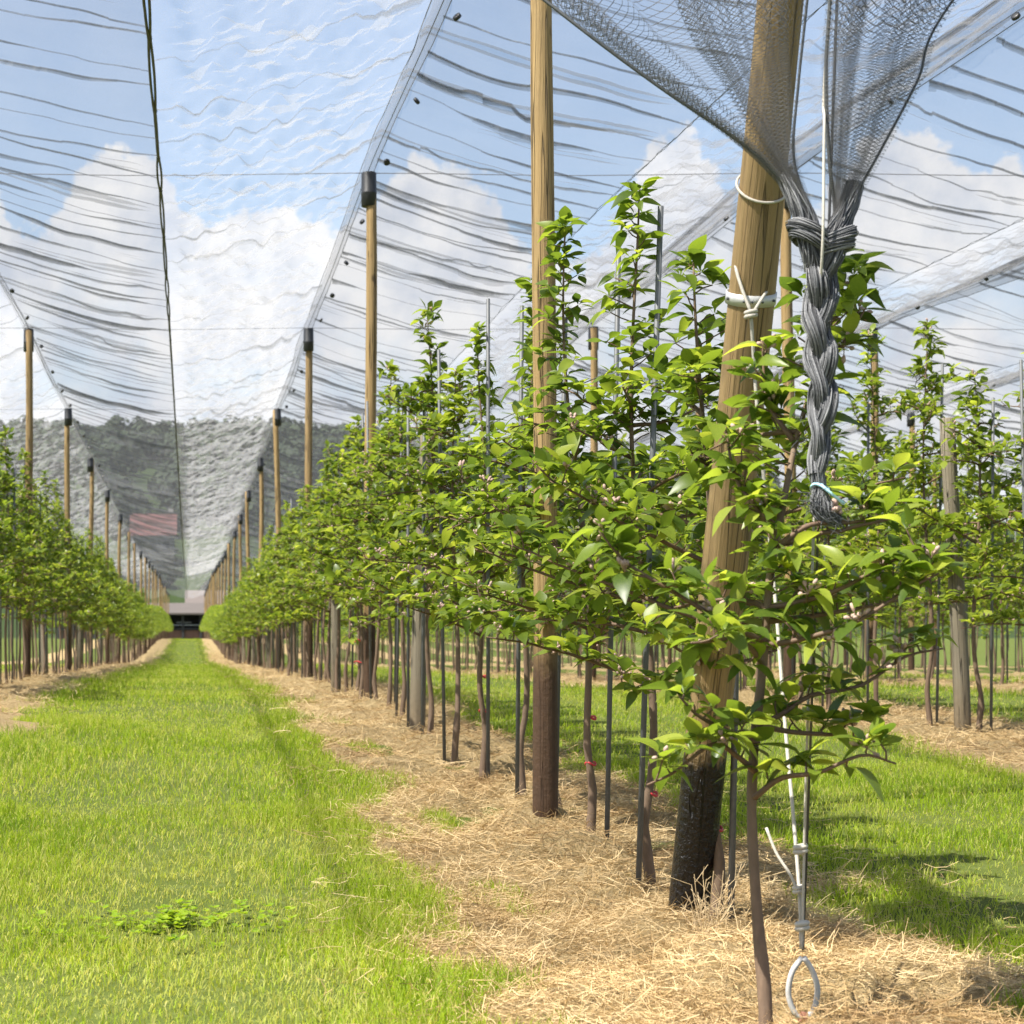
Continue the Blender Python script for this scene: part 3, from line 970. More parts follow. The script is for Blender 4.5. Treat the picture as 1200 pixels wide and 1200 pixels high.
def tree_meshes(seed, H, dens=1.0, lo=True):
    t = gen_tree(seed, H, dens, None, .076, 1.08 + .03 * (seed % 5))
    tm = trunk_mb(t, 7).mesh('trunk'); tm.materials.append(M['bark'])
    b = MB()
    for path in t['br']: branch_tubes(b, path, .0062, 5)
    for s, (p, o) in t['sp']: b.tube([p, s], [.0022, .0018], 4, False)
    bm_ = b.mesh('branches'); bm_.materials.append(M['twig'])
    cm_ = leaves_mesh('crown', t['g'], t['lp'], t['Rm'], t['ls'], t['tint'], LEAF_LO if lo else LEAF_HI)
    cm_.materials.append(M['leaf_far'] if lo else M['leaf'])
    f = MB()
    for p in t['bl']: blossom_mb(f, t['g'], p, 1.2, 4)
    fm = f.mesh('blossom'); fm.materials.append(M['blossom'])
    return tm, bm_, cm_, fm


tie_m = MB()
for zt in (.30, .47):
    tie_m.tube([(math.cos(a) * .019, math.sin(a) * .019, zt + .006 * math.sin(a * 2)) for a in np.linspace(0, 6.28, 13)], .0045, 6, False)
TIE = tie_m.mesh('tree_tie'); TIE.materials.append(M['tie'])
STAKE = [MB().tube([(0, 0, -.2), (0, 0, h * .5), (0, 0, h), (0, 0, h + .002)], [.0095, .0095, .0095, .006], 8).mesh('tree_stake') for h in (2.05, 2.2, 2.35)]
for m in STAKE: m.materials.append(M['stake'])
NEAR_ORD = ['first', 'second', 'third', 'fourth', 'fifth', 'sixth', 'seventh', 'eighth']


def hero_tree(loc, seed, label, H=2.2, spec=None, n_leaf=150, dens=1.0, extra_rz=0, size=.082):
    t = gen_tree(seed, H, dens, spec, size)
    root = empty('apple_tree', loc, extra_rz)
    tag(root, label, 'tree', 'apple trees at the front of the row right of the grass lane')
    g = t['g']
    tr = trunk_mb(t, 12).build('trunk', M['bark'], root)
    for path in t['br']:
        b = MB(); branch_tubes(b, path, .0075, 8); b.build('branch', M['twig'], root)
    tw = MB()
    for s, (p, o) in t['sp']: tw.tube([p, (p + s) / 2 + g.normal(0, .003, 3), s], [.0026, .0022, .002], 5, False)
    tag(tw.build('twigs', M['twig'], root), kind='stuff')
    for p in t['bl'][:40]:
        b = MB(); blossom_mb(b, g, p, 1.25, 7); b.build('blossom_cluster', M['blossom'], root)
    # largest leaves become leaf objects
    wp = t['lp'] + np.array(loc)
    free = ~((np.abs(wp[:, 0] - 1.40) < .085) & (wp[:, 1] < 4.50) & (wp[:, 2] > P(0, 640, 4.45).z))   # the braid hangs here
    order = np.argsort(-t['ls'] / (1 + .15 * t['lp'][:, 1])); order = order[free[order]]
    one = order[:n_leaf]; rest = order[n_leaf:]
    for i in one:
        o = bpy.data.objects.new('leaf', LEAF_ME[g.integers(0, len(LEAF_ME))])
        COL.objects.link(o); o.parent = root
        mt = Matrix(t['Rm'][i].tolist()).to_4x4(); mt.translation = Vector(t['lp'][i])
        o.matrix_local = mt @ Matrix.Diagonal((t['ls'][i],) * 3 + (1,))
    if len(rest):
        me = leaves_mesh('foliage', g, t['lp'][rest], t['Rm'][rest], t['ls'][rest], t['tint'][rest], LEAF_HI)
        tag(link('foliage', me, M['leaf'], root), kind='stuff')
    return root, tr


def build_trees():
    # --- the tree right at the row end, with its branches as seen
    Y0 = 4.43
    base = P(897, 1200, Y0); base.z = float(gz(Y0))

    def q(x, y, dy=0.0):
        p = P(x, y, Y0 + dy); return tuple(p - base)
    spec = dict(trunk=[(0, 0, -.2), q(897, 1180), q(888, 1080, .02), q(881, 960, .03), q(884, 870, .03), q(893, 790, .02), q(901, 690, 0), q(908, 640, .03), q(918, 590, .08), q(932, 520, .14), q(955, 440, .18), q(975, 375, .2), q(985, 300, .2)],
                branches=[[q(897, 752), q(850, 730, -.03), q(800, 700, -.06), q(735, 660, -.06), q(702, 622, -.05)],
                          [q(899, 712), q(870, 703, .05), q(830, 704, .10), q(790, 712, .14)],
                          [q(901, 712), q(935, 706, -.03), q(985, 690, -.07), q(1040, 660, -.1), q(1085, 640, -.12)],
                          [q(901, 728), q(950, 722, .03), q(1010, 712, .08), q(1070, 700, .12)],
                          [q(897, 756), q(935, 750, -.05), q(1000, 730, -.10), q(1065, 690, -.12), q(1100, 672, -.1)],
                          [q(890, 848), q(915, 838, .02), q(950, 815, .05), q(1010, 803, .08), q(1060, 770, .1), q(1105, 760, .1)],
                          [q(888, 870), q(862, 860, -.04), q(820, 840, -.08), q(795, 815, -.1)],
                          [q(886, 905), q(862, 885, -.03), q(835, 872, -.06), q(790, 905, -.09), q(758, 920, -.1)],
                          [q(884, 935), q(915, 912, -.04), q(960, 905, -.08), q(1010, 885, -.1), q(1050, 895, -.1)],
                          [q(888, 850), q(930, 858, .04), q(985, 862, .06), q(1030, 870, .05)],
                          [q(909, 640), q(890, 600, .05), q(862, 560, .1), q(850, 500, .12)],
                          [q(911, 640), q(950, 615, 0), q(1000, 612, .02), q(1050, 600, .05)],
                          [q(955, 440, .18), q(990, 400, .15), q(1015, 360, .14)],
                          [q(932, 520, .14), q(900, 470, .18), q(893, 400, .2)],
                          [q(975, 375, .2), q(1000, 345, .18), q(1012, 320, .16)]], extra=3)
    root, tr = hero_tree(base, 21, 'foremost apple tree with spreading branches in front of the leaning post', spec=spec, n_leaf=300, dens=1.6, size=.070)
    dl = link('withered_leaf', LEAF_ME[1].copy(), None, root)
    dl.data.materials.clear(); dl.data.materials.append(M['dry_leaf'])
    dl.location = q(889, 845, -.03); dl.rotation_euler = (.5, .12, math.pi - .1); dl.scale = (.08, .08, .08)
    tag(dl, 'withered grey leaf hanging beside the trunk')
    # --- the next trees of the end group
    YS = [5.6, 6.47, 7.4, 8.25, 9.05, 9.95]
    bx = [838, 763, 692, 655, 612, 566]
    labs = ['apple tree close behind the leaning post foot, red ties on its stem', 'tall apple tree beside the highest grey stake, between leaning and straight post',
            'apple tree with a kinked stem just before the straight pale post', 'apple tree growing right against the straight pale post',
            'apple tree just behind the straight pale post', 'apple tree with red graft tie, second behind the straight pale post']
    for i, (Y, x) in enumerate(zip(YS, bx)):
        X = (x - 222) * Y / FPX
        r_, tr = hero_tree((X, Y, float(gz(Y))), 40 + i, labs[i], H=[1.9, 2.26, 2.3, 2.2, 2.15, 2.2][i], n_leaf=[140, 140, 120, 90, 70, 60][i], dens=1.5, size=.071)
        if i in (0, 1, 2, 5):
            link('tree_tie', TIE, None, r_)
        sx = [856, 748, 711, 651, 606, 572][i]
        s = link('tree_stake', STAKE[(0, 1, 1, 0, 1, 2)[i]], None, None, ((sx - 222) * (Y - .05) / FPX, Y - .05, float(gz(Y))))
        s.rotation_euler = (0, [.02, .033, .02, .02, .01, 0][i], 0)
        tag(s, 'grey stake by the ' + labs[i].split(',')[0].split(' between')[0].replace('tall apple tree beside the highest grey stake', 'tall apple tree before the pale straight post'), 'stake', 'grey metal tree stakes')
    # --- all further trees: ten shapes, copied
    VAR = [tree_meshes(100 + i, 2.0 + .07 * (i % 6), 1.35) for i in range(10)]
    vz = 0

    def place(X, Y, lab, grp, stake, tie=False):
        nonlocal vz
        v = VAR[vz % 10]; vz += 3 if vz % 7 else 4
        jx = rng.normal(0, .035)
        t = empty('apple_tree', (X + jx, Y, float(gz(Y))), rng.random() * 6.28)
        t.scale = (1, 1, 1) if Y < 30 else (1.04, 1.04, 1)
        s = rng.uniform(.92, 1.08) * (1.04 if X == 1.43 else 1.14); t.scale = (t.scale[0], t.scale[1], s)
        tag(t, lab, 'tree', grp)
        link('trunk', v[0], None, t); link('crown', v[2], None, t)
        if Y < 60: tag(link('branches', v[1], None, t), kind='stuff')
        if Y < 32: tag(link('blossom', v[3], None, t), kind='stuff')
        if tie: link('tree_tie', TIE, None, t)
        if stake:
            o = link('tree_stake', STAKE[rng.integers(0, 3)], None, None, (X + jx + rng.choice([-1, 1]) * rng.uniform(.03, .06), Y + rng.uniform(-.06, .06), float(gz(Y))))
            o.rotation_euler = (rng.normal(0, .012), rng.normal(0, .012), 0)
            tag(o, 'stake at the ' + lab, 'stake', 'grey metal tree stakes')
    NUM = ['no', 'one', 'two', 'three', 'four', 'five', 'six', 'seven', 'eight', 'nine', 'ten']
    TENS = ORD + ['thirteenth', 'fourteenth', 'fifteenth', 'sixteenth', 'seventeenth', 'eighteenth', 'nineteenth', 'twentieth']
    for X, y0, y1 in ((1.43, 10.85, 78), (-1.97, 15.8, 84), (4.83, 10.4, 50), (8.22, 18.4, 50), (11.62, 27, 50), (15.02, 35.5, 50)):
        Y = y0; c = 0
        while Y < y1:
            if c < 20:
                lab = ('%s apple tree behind the straight pale post, row right of the lane' % TENS[c + 2]) if X == 1.43 and c < 18 else '%s apple tree from the front in the %s' % (TENS[c], ROWNAME[X])
                if X == 1.43 and c >= 18: lab = 'apple tree in the row right of the lane, three tall posts deep'
                grp = 'near apple trees in the ' + ROWNAME[X]
            else:
                lab = 'apple tree in the %s, %s tall posts deep' % (ROWNAME[X], NUM[min(10, int(Y // 8))]); grp = 'trees in the %s, %s posts deep' % (ROWNAME[X], NUM[min(10, int(Y // 8))])
            if X == 1.43 and c in (18, 19): grp = 'trees in the row right of the lane, three posts deep'
            place(X, Y + rng.normal(0, .05), lab, grp, Y < (44 if X < 6 else 30), rng.random() < .25 and Y < 20)
            Y += .9; c += 1
    # --- beyond that the rows read as one mass
    V = []; F = []; T = []; n0 = 0; tv = []; tf = []
    trk = MB()
    for X, y0, y1 in ((1.43, 78, 184), (-1.97, 84, 184), (4.83, 50, 90), (8.22, 50, 80), (11.62, 50, 75), (15.02, 50, 75), (18.42, 42, 75)):
        for Y in np.arange(y0, y1, 1.0):
            n = 150; a = rng.random(n) * 6.28; zz = .68 + 1.45 * rng.random(n) ** 1.2
            rr = np.interp(zz, [.68, .9, 1.3, 1.7, 2.15], [.35, .52, .45, .24, .06]) * np.sqrt(rng.random(n))
            p = np.stack([X + rr * np.cos(a), Y + rr * np.sin(a), float(gz(Y)) + zz], -1)
            d = np.stack([np.cos(a), np.sin(a), rng.uniform(-.2, .8, n)], -1); d /= np.linalg.norm(d, axis=1)[:, None]
            Rm = leaf_frames(rng, p, d)
            tv_, tf_ = LEAF_LO[0]; tv_ = tv_[[2, 4, 5, 6, 7, 10, 11]] if False else tv_
            q_ = np.einsum('nij,vj->nvi', Rm, tv_) * (.13 * rng.uniform(.7, 1.2, n))[:, None, None] + p[:, None, :]
            V.append(q_.reshape(-1, 3)); F.append((tf_[None] + (np.arange(n) * len(tv_))[:, None, None]).reshape(-1, 3) + n0); n0 += n * len(tv_)
            T.append(np.repeat(np.clip(.30 + .28 * rng.standard_normal(n), 0, 1), len(tv_)))
            trk.tube([(X, Y, float(gz(Y)) - .05), (X + rng.normal(0, .03), Y, float(gz(Y)) + 1.0)], [.022, .014], 5, False)
    root = empty('distant_tree_rows', (0, 0, 0))
    tag(root, 'far ends of the apple tree rows closing in on the shed', 'trees', kind='stuff')
    tag(link('crown', np_mesh('crown', np.concatenate(V), np.concatenate(F), np.concatenate(T)), M['leaf_far'], root), kind='stuff')
    tag(trk.build('trunks', M['bark'], root), kind='stuff')


build_trees()

# ------------------------------------------------------------------ hail nets
def ridge(Y): return gz(Y) + 4.30


YEND = 188.0
DROP = .50


def fold_field(Yg, S, seed, y0, y1, amp, mean_gap):
    g = np.random.default_rng(seed)
    dz = np.zeros_like(Yg); dyy = np.zeros_like(Yg)
    ys = Yg[:, 0]; y = y0
    while y < y1:
        w = g.uniform(.024, .045) * (1 + y / 22); A = amp * g.uniform(.35, 1.3) * (1 + y / 45)
        i0, i1 = np.searchsorted(ys, [y - 1.2, y + 1.2])
        if i1 > i0 + 1:
            s = S[i0:i1]
            c = y + g.normal(0, .10) * (s - .5) + .16 * (vnoise(s * 2.4 + y * 3.7, np.full_like(s, seed)) - .5) + .04 * (vnoise(s * 8 + y, np.full_like(s, seed + 2)) - .5)
            env = np.clip(vnoise(s * 1.9 + 7.7 * y, np.full_like(s, seed + 1.0)) * 2.2 - .55, 0, 1.2)
            t = (Yg[i0:i1] - c) / w
            dz[i0:i1] += A * env * -np.sin(3.0 * t) * np.exp(-t * t / 1.6)
        y += mean_gap * g.uniform(.35, 1.7)
    return dz


_sg = np.random.default_rng(19)
SEAM = 3.0 + np.cumsum(np.concatenate([[0], _sg.uniform(.7, 1.9, 170)]))
SEAMW = np.where(_sg.random(171) < .4, _sg.uniform(.006, .014, 171), .001)


def tucks(ys, S, surf_z, X, seed, y0, y1, gap, hmax):
    """slack net gathers in hanging tucks: thin multi-layer fins across the sheet"""
    g = np.random.default_rng(seed + 500)
    V = []; F = []; n0 = 0; y = y0
    cols = np.linspace(.01, .992, 44)
    while y < y1:
        gr = 1 + y / 40
        c = y + g.normal(0, .14) * (cols - .5) + .22 * (vnoise(cols * 2.2 + y * 3.7, cols * 0 + seed) - .5) + .035 * (vnoise(cols * 11 + y, cols * 0 + seed + 2) - .5)
        env = np.clip(vnoise(cols * 2.6 + 7.7 * y, cols * 0 + seed + 1.0) * 2.4 - .75, 0, 1.3) * np.clip((1 - cols) * 5, .12, 1)
        h = hmax * g.uniform(.25, 1.25) * env * gr
        if h.max() > .008:
            iy = np.clip(np.searchsorted(ys, c), 0, len(ys) - 1); ix = np.clip(np.searchsorted(S, cols), 0, len(S) - 1)
            zt = surf_z[iy, ix]; xt = X[iy, ix]
            for k in range(g.integers(5, 9)):
                hh = h * (.12 + .88 * g.random() ** 2.6) * (.75 + .5 * vnoise(cols * 14 + k * 5, cols * 0 + y))
                cc = c + k * .0035 * gr; lean = g.normal(0, .25)
                a = np.stack([xt, cc, zt + .003], -1); b = np.stack([xt, cc + lean * hh, zt - hh], -1)
                V.append(np.stack([a, b], 1).reshape(-1, 3)); F.append(grid_faces(len(cols), 2) + n0); n0 += 2 * len(cols)
        y += gap * g.uniform(.3, 1.8) * (1 + y / 60)
    return np.concatenate(V), np.concatenate(F)


def net_half(parent, Xr, Xs, side, seed, dense, crinkle, mat, main=False):
    y0 = 4.15
    ys = np.concatenate([np.arange(y0, 9, .3), np.arange(9, 30, dense), np.arange(30, 60, dense * 2), np.arange(60, 110, dense * 5), np.arange(110, YEND, 1.0)])
    S = np.unique(np.concatenate([np.array([-.03, -.015]), np.linspace(0, .94, 46 if crinkle else 34), np.array([.97, 1.0])]))
    if not crinkle: ys = np.unique(np.concatenate([ys, np.arange(9, 24, dense * .56)]))
    Yg, Sg = np.meshgrid(ys, S, indexing='ij')
    Sp = np.clip(Sg, 0, 1); fl = np.clip(-Sg, 0, 1) / .085
    W = abs(Xs - Xr); d = Sp * W
    kn = np.searchsorted(SEAM, ys) - 1; fr = (ys - SEAM[kn]) / (SEAM[kn + 1] - SEAM[kn])
    gap = (SEAMW[kn] * np.sin(math.pi * fr) ** .7 if main else 0 * ys) + .003
    X = Xr + (Xs - Xr) * Sp
    X = X - side * gap[:, None] * np.clip((Sp - .9) / .1, 0, 1)
    X = X - side * .13 * fl                                   # overlap flap past the ridge wire
    sag = .05 * np.sin(math.pi * ys / 8) ** 2
    Z = ridge(ys)[:, None] - sag[:, None] * (1 - Sp) - DROP * Sp - .05 * np.sin(math.pi * Sp) - .09 * fl
    Z += fold_field(Yg, Sp, seed, 8.5, 150, .020, .9 if not crinkle else .9) * np.clip((1 - Sp) * 6, .15, 1)
    Z += .05 * fbm(Sp * 3 + seed, Yg * .8, 2) * np.sin(math.pi * Sp)
    if crinkle:
        c1 = np.abs(fbm(d * 5 + seed, Yg * 3.4 + d * 1.5, 3)); c2 = fbm(d * 9 + seed, Yg * 6.2 - d * 2, 3)
        Z += (-.30 * c1 + .12 * c2) * np.clip(Sp * 8, .08, 1) * np.clip((1 - Sp) * 8, .1, 1)
    else: Z += .05 * fbm(d * 2.0 + seed, Yg * 3.5, 3)
    v = np.stack([X, Yg, Z], -1)
    tv, tf = tucks(ys, S, Z, X, seed, 9.2, 120, .36 if not crinkle else .8, .036 if not crinkle else .03)
    vv = v.reshape(-1, 3)
    o = link('net_panel', np_mesh('net_panel', np.vstack([vv, tv]), np.vstack([grid_faces(len(ys), len(S)), tf + len(vv)])), mat, parent)
    # cord along the seam edge
    m = MB(); e = v[::2, -1]
    k = e[:, 1] > 8.5
    m.tube(e[k] + [0, 0, -.004], .0085 if main else .0022, 5, False); m.build('seam_cord', M['cord_dark'], parent)
    return v


def hem_band(parent, Xr, seed, wid, lift):
    """the two net edges overlapped and buttoned along the ridge wire"""
    ys = np.concatenate([np.arange(4.2, 9, .4), np.arange(9, 34, .09), np.arange(34, 90, .35), np.arange(90, YEND, 1.5)])
    q = np.linspace(-1, 1, 33)
    Yg, Q = np.meshgrid(ys, q, indexing='ij')
    wl = wid + .45 * wid * (vnoise(ys * .55, ys * 0 + seed) - .5); wr = wid + .45 * wid * (vnoise(ys * .5, ys * 0 + seed + 9) - .5)
    w = np.where(Q < 0, wl[:, None], wr[:, None])
    sag = .05 * np.sin(math.pi * ys / 8) ** 2
    amp = (.009 if wid < .1 else .020) * (.4 + 1.1 * vnoise(ys * .8, ys * 0 + seed + 4))[:, None]
    ph = (3 if wid < .1 else 15) * Q + 5 * vnoise(Yg * .35 + Q * .8, Yg * 0 + seed)
    X = Xr - lift * .5 + Q * w + .6 * amp * np.cos(ph)
    Z = (ridge(ys) - sag)[:, None] + .012 + lift - np.abs(Q) * w * .62 + amp * np.sin(ph) * (.4 + np.abs(Q)) + .03 * fbm(Yg * 2.2, Q * 2 + seed, 2) * np.abs(Q)
    v = np.stack([X, Yg, Z], -1)
    link('hem_band', np_mesh('hem_band', v.reshape(-1, 3), grid_faces(len(ys), len(q))), M['net_hem'] if wid < .1 else M['hem_dark'], parent)
    for c in (0, -1):
        m = MB(); m.tube(v[ys > 8.5][::2, c], .0032, 4, False); m.build('edge_cord', M['cord_dark'], parent)


CLIP = MB().tube([(0, 0, -.012), (0, 0, -.009), (0, 0, .009), (0, 0, .012)], [.018, .026, .026, .018], 10).mesh('net_clip')
CLIP.materials.append(M['cap'])
NODE = MB().tube([(0, -.035, 0), (0, -.03, 0), (0, .03, 0), (0, .035, 0)], [.007, .014, .014, .007], 8).mesh('seam_clip')
NODE.materials.append(M['cord_dark'])


def build_nets():
    lanes = [(-5.37, -1.97), (-1.97, 1.43), (1.43, 4.83), (4.83, 8.22), (8.22, 11.62), (11.62, 15.02), (15.02, 18.42)]
    names = ['hail net over the lane left of the left tree row', 'hail net sagging over the central grass lane with a dark centre seam', 'hail net over the lane just right of the leaning post row',
             'hail net over the second lane to the right', 'hail net over the third lane to the right', 'hail net over the fourth lane to the right', 'hail net over the outermost lane on the right']
    for i, ((a, b), lab) in enumerate(zip(lanes, names)):
        xs = (a + b) / 2 + (.06 if i == 1 else 0)
        root = empty('hail_net', (0, 0, 0))
        tag(root, lab, 'net', 'hail nets roofing the lanes')
        dn = .032 if i in (1, 2) else .07
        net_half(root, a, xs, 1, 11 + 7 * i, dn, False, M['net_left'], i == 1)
        net_half(root, b, xs, -1, 13 + 7 * i, dn, True, M['net_right'] if i < 2 else M['net_right_dim'], i == 1)
        hem_band(root, b, 31 + i, .010 if i == 0 else .05 if i == 1 else .13, .10 if i == 2 else 0)
        if i == 1:
            for y in SEAM[(SEAM > 9) & (SEAM < 60)]:
                link('seam_clip', NODE, None, root, (xs, y, float(ridge(y)) - DROP - .005))
        yy = 9.6
        while yy < 52:
            for X, sd in ((b, 1),) if i else ((b, 1),):
                o = link('net_clip', CLIP, None, root, (X + (sd * .10 if X < 2 else -.11), yy, float(ridge(yy)) - .09 - .05 * math.sin(math.pi * yy / 8) ** 2))
                o.rotation_euler = (.9, .3, yy)
            yy += 1.75 + .5 * rng.random()
    # structure wires
    for X in ROWS:
        ys = np.concatenate([np.arange(4.2, 60, 1.0), np.arange(60, YEND, 6)])
        m = MB(); m.tube([(X, y, float(ridge(y)) - .05 - .05 * math.sin(math.pi * y / 8) ** 2) for y in ys], .003, 5, False)
        tag(m.build('ridge_wire', M['wire']), 'thin steel wire along the post tops of the ' + ROWNAME[X], 'wire', 'ridge wires')
    for n in (2, 3, 4, 5):
        m = MB(); xs = np.linspace(-5.4, 18.4, 40); z = float(gz(8 * n)) + 4.25
        m.tube([(x, 8 * n, z - .02 * math.sin(math.pi * (x + 1.97) / 3.4) ** 2) for x in xs], .0035, 5, False)
        tag(m.build('cross_wire', M['wire']), ORD[n - 2] + ' thin wire crossing the lanes at post-top height', 'wire', 'cross wires')
    for X in ROWS[1:5]:
        y0 = 5.1 if X < 2 and X > 0 else 9
        m = MB(); m.tube([(X + .05, y, float(gz(y)) + 1.72) for y in np.arange(y0, 60, 1.0)], .0022, 5, False)
        tag(m.build('trellis_wire', M['wire']), 'thin trellis wire strung through the trees of the ' + ROWNAME[X], 'wire', 'trellis wires')


build_nets()

# ------------------------------------------------------------------ gathered net end, braid and guy ropes
def pleat_fan(parent, neck, left, right, nk, seed, r0=.020, r1=.05):
    """left/right: edge paths from neck upward (list of points); pleated sheet between them"""
    g = np.random.default_rng(seed)
    nb, na = 60, nk * 10
    Lp = smooth_path(left, nb); Rp = smooth_path(right, nb)
    a = np.linspace(0, 1, na); b = np.linspace(0, 1, nb)
    dn_ = np.interp(a * 26, np.arange(27), np.exp(g.normal(0, .9, 27))); warp = np.cumsum(dn_); warp = (warp - warp[0]) / (warp[-1] - warp[0])
    warp = .25 * a + .75 * warp
    V = np.zeros((nb, na, 3)); UV = np.zeros((nb, na, 2))
    wtop = np.linalg.norm(Rp[-1] - Lp[-1])
    ph = np.cumsum(g.uniform(.5, 1.5, na)); ph = ph / ph[-1] * nk * 6.283
    amp = .4 + .9 * vnoise(a * nk * .9 + seed, a * 0 + 3)
    for i in range(nb):
        r = (r0 + (r1 - r0) * b[i] ** 1.2)
        taper = 1.0 if b[i] > .02 else .9
        edge = np.clip(np.minimum(a, 1 - a) * 12, .0, 1)
        c = Lp[i] + (Rp[i] - Lp[i]) * warp[:, None]
        tw = .35 * math.sin(b[i] * 4 + seed)
        V[i] = c + np.stack([np.sin(ph + tw) * r * amp * edge * .8, np.cos(ph + tw) * r * amp * edge * 1.3, .004 * np.sin(ph * 2)], -1)
        UV[i] = np.stack([a * 1.0, np.full(na, b[i] * 3.2)], -1)
    f = grid_faces(nb, na)
    me = np_mesh('gathered_sheet', V.reshape(-1, 3), f)
    uv = me.uv_layers.new(name='UVMap')
    uv.data.foreach_set('uv', np.ascontiguousarray(UV.reshape(-1, 2)[f.ravel()], np.float32).ravel())
    o = link('gathered_sheet', me, M['net_fan'], parent)
    m = MB(); m.tube(V[:, 0], .0042, 6, False); m.build('edge_cord', M['cord_dark'], parent)
    m = MB(); m.tube(V[:, -1], .003, 6, False); m.build('edge_cord', M['cord_dark'], parent)


def yarn_tube(m_pts, rad, parent, name, sides=20, ridges=9, tw=.25, vs=9.0, threads=46):
    """a hank of net: dark core wrapped by many separate threads running along it"""
    g = np.random.default_rng(int(abs(m_pts[0][2]) * 1e5) % 9973 + len(m_pts))
    pts = np.asarray([tuple(p) for p in m_pts], float); n = len(pts)
    rad = np.asarray(rad, float)
    t = np.gradient(pts, axis=0); t /= np.linalg.norm(t, axis=1)[:, None] + 1e-9
    x = np.zeros_like(pts); x0 = np.cross([0.3, 1, .2], t[0]); x0 /= np.linalg.norm(x0)
    for i in range(n):
        x0 = x0 - t[i] * x0.dot(t[i]); x0 /= np.linalg.norm(x0) + 1e-9; x[i] = x0
    y = np.cross(t, x)
    m = MB(); m.tube(pts, rad * .86, 12); core = len(np.concatenate(m.v))
    tint = [np.full(core, .08)]
    d = np.linspace(0, 1, n)
    for j in range(threads):
        th = j / threads * 6.283 + g.normal(0, .1) + tw * 3.0 * d * g.uniform(.6, 1.4) + .25 * np.sin(d * g.uniform(4, 11) + g.random() * 6)
        rr = rad * (g.uniform(.86, 1.06) + .07 * np.sin(d * g.uniform(5, 14) + g.random() * 6))
        p = pts + x * (np.cos(th) * rr)[:, None] + y * (np.sin(th) * rr)[:, None]
        m.tube(p, g.uniform(.0008, .0019), 4, False)
        tint.append(np.full(n * 4, np.clip(g.normal(.5, .16), 0, 1)))
    me = m.mesh(name)
    at = me.attributes.new('tint', 'FLOAT', 'POINT'); at.data.foreach_set('value', np.concatenate(tint).astype(np.float32))
    return link(name, me, M['yarn'], parent)


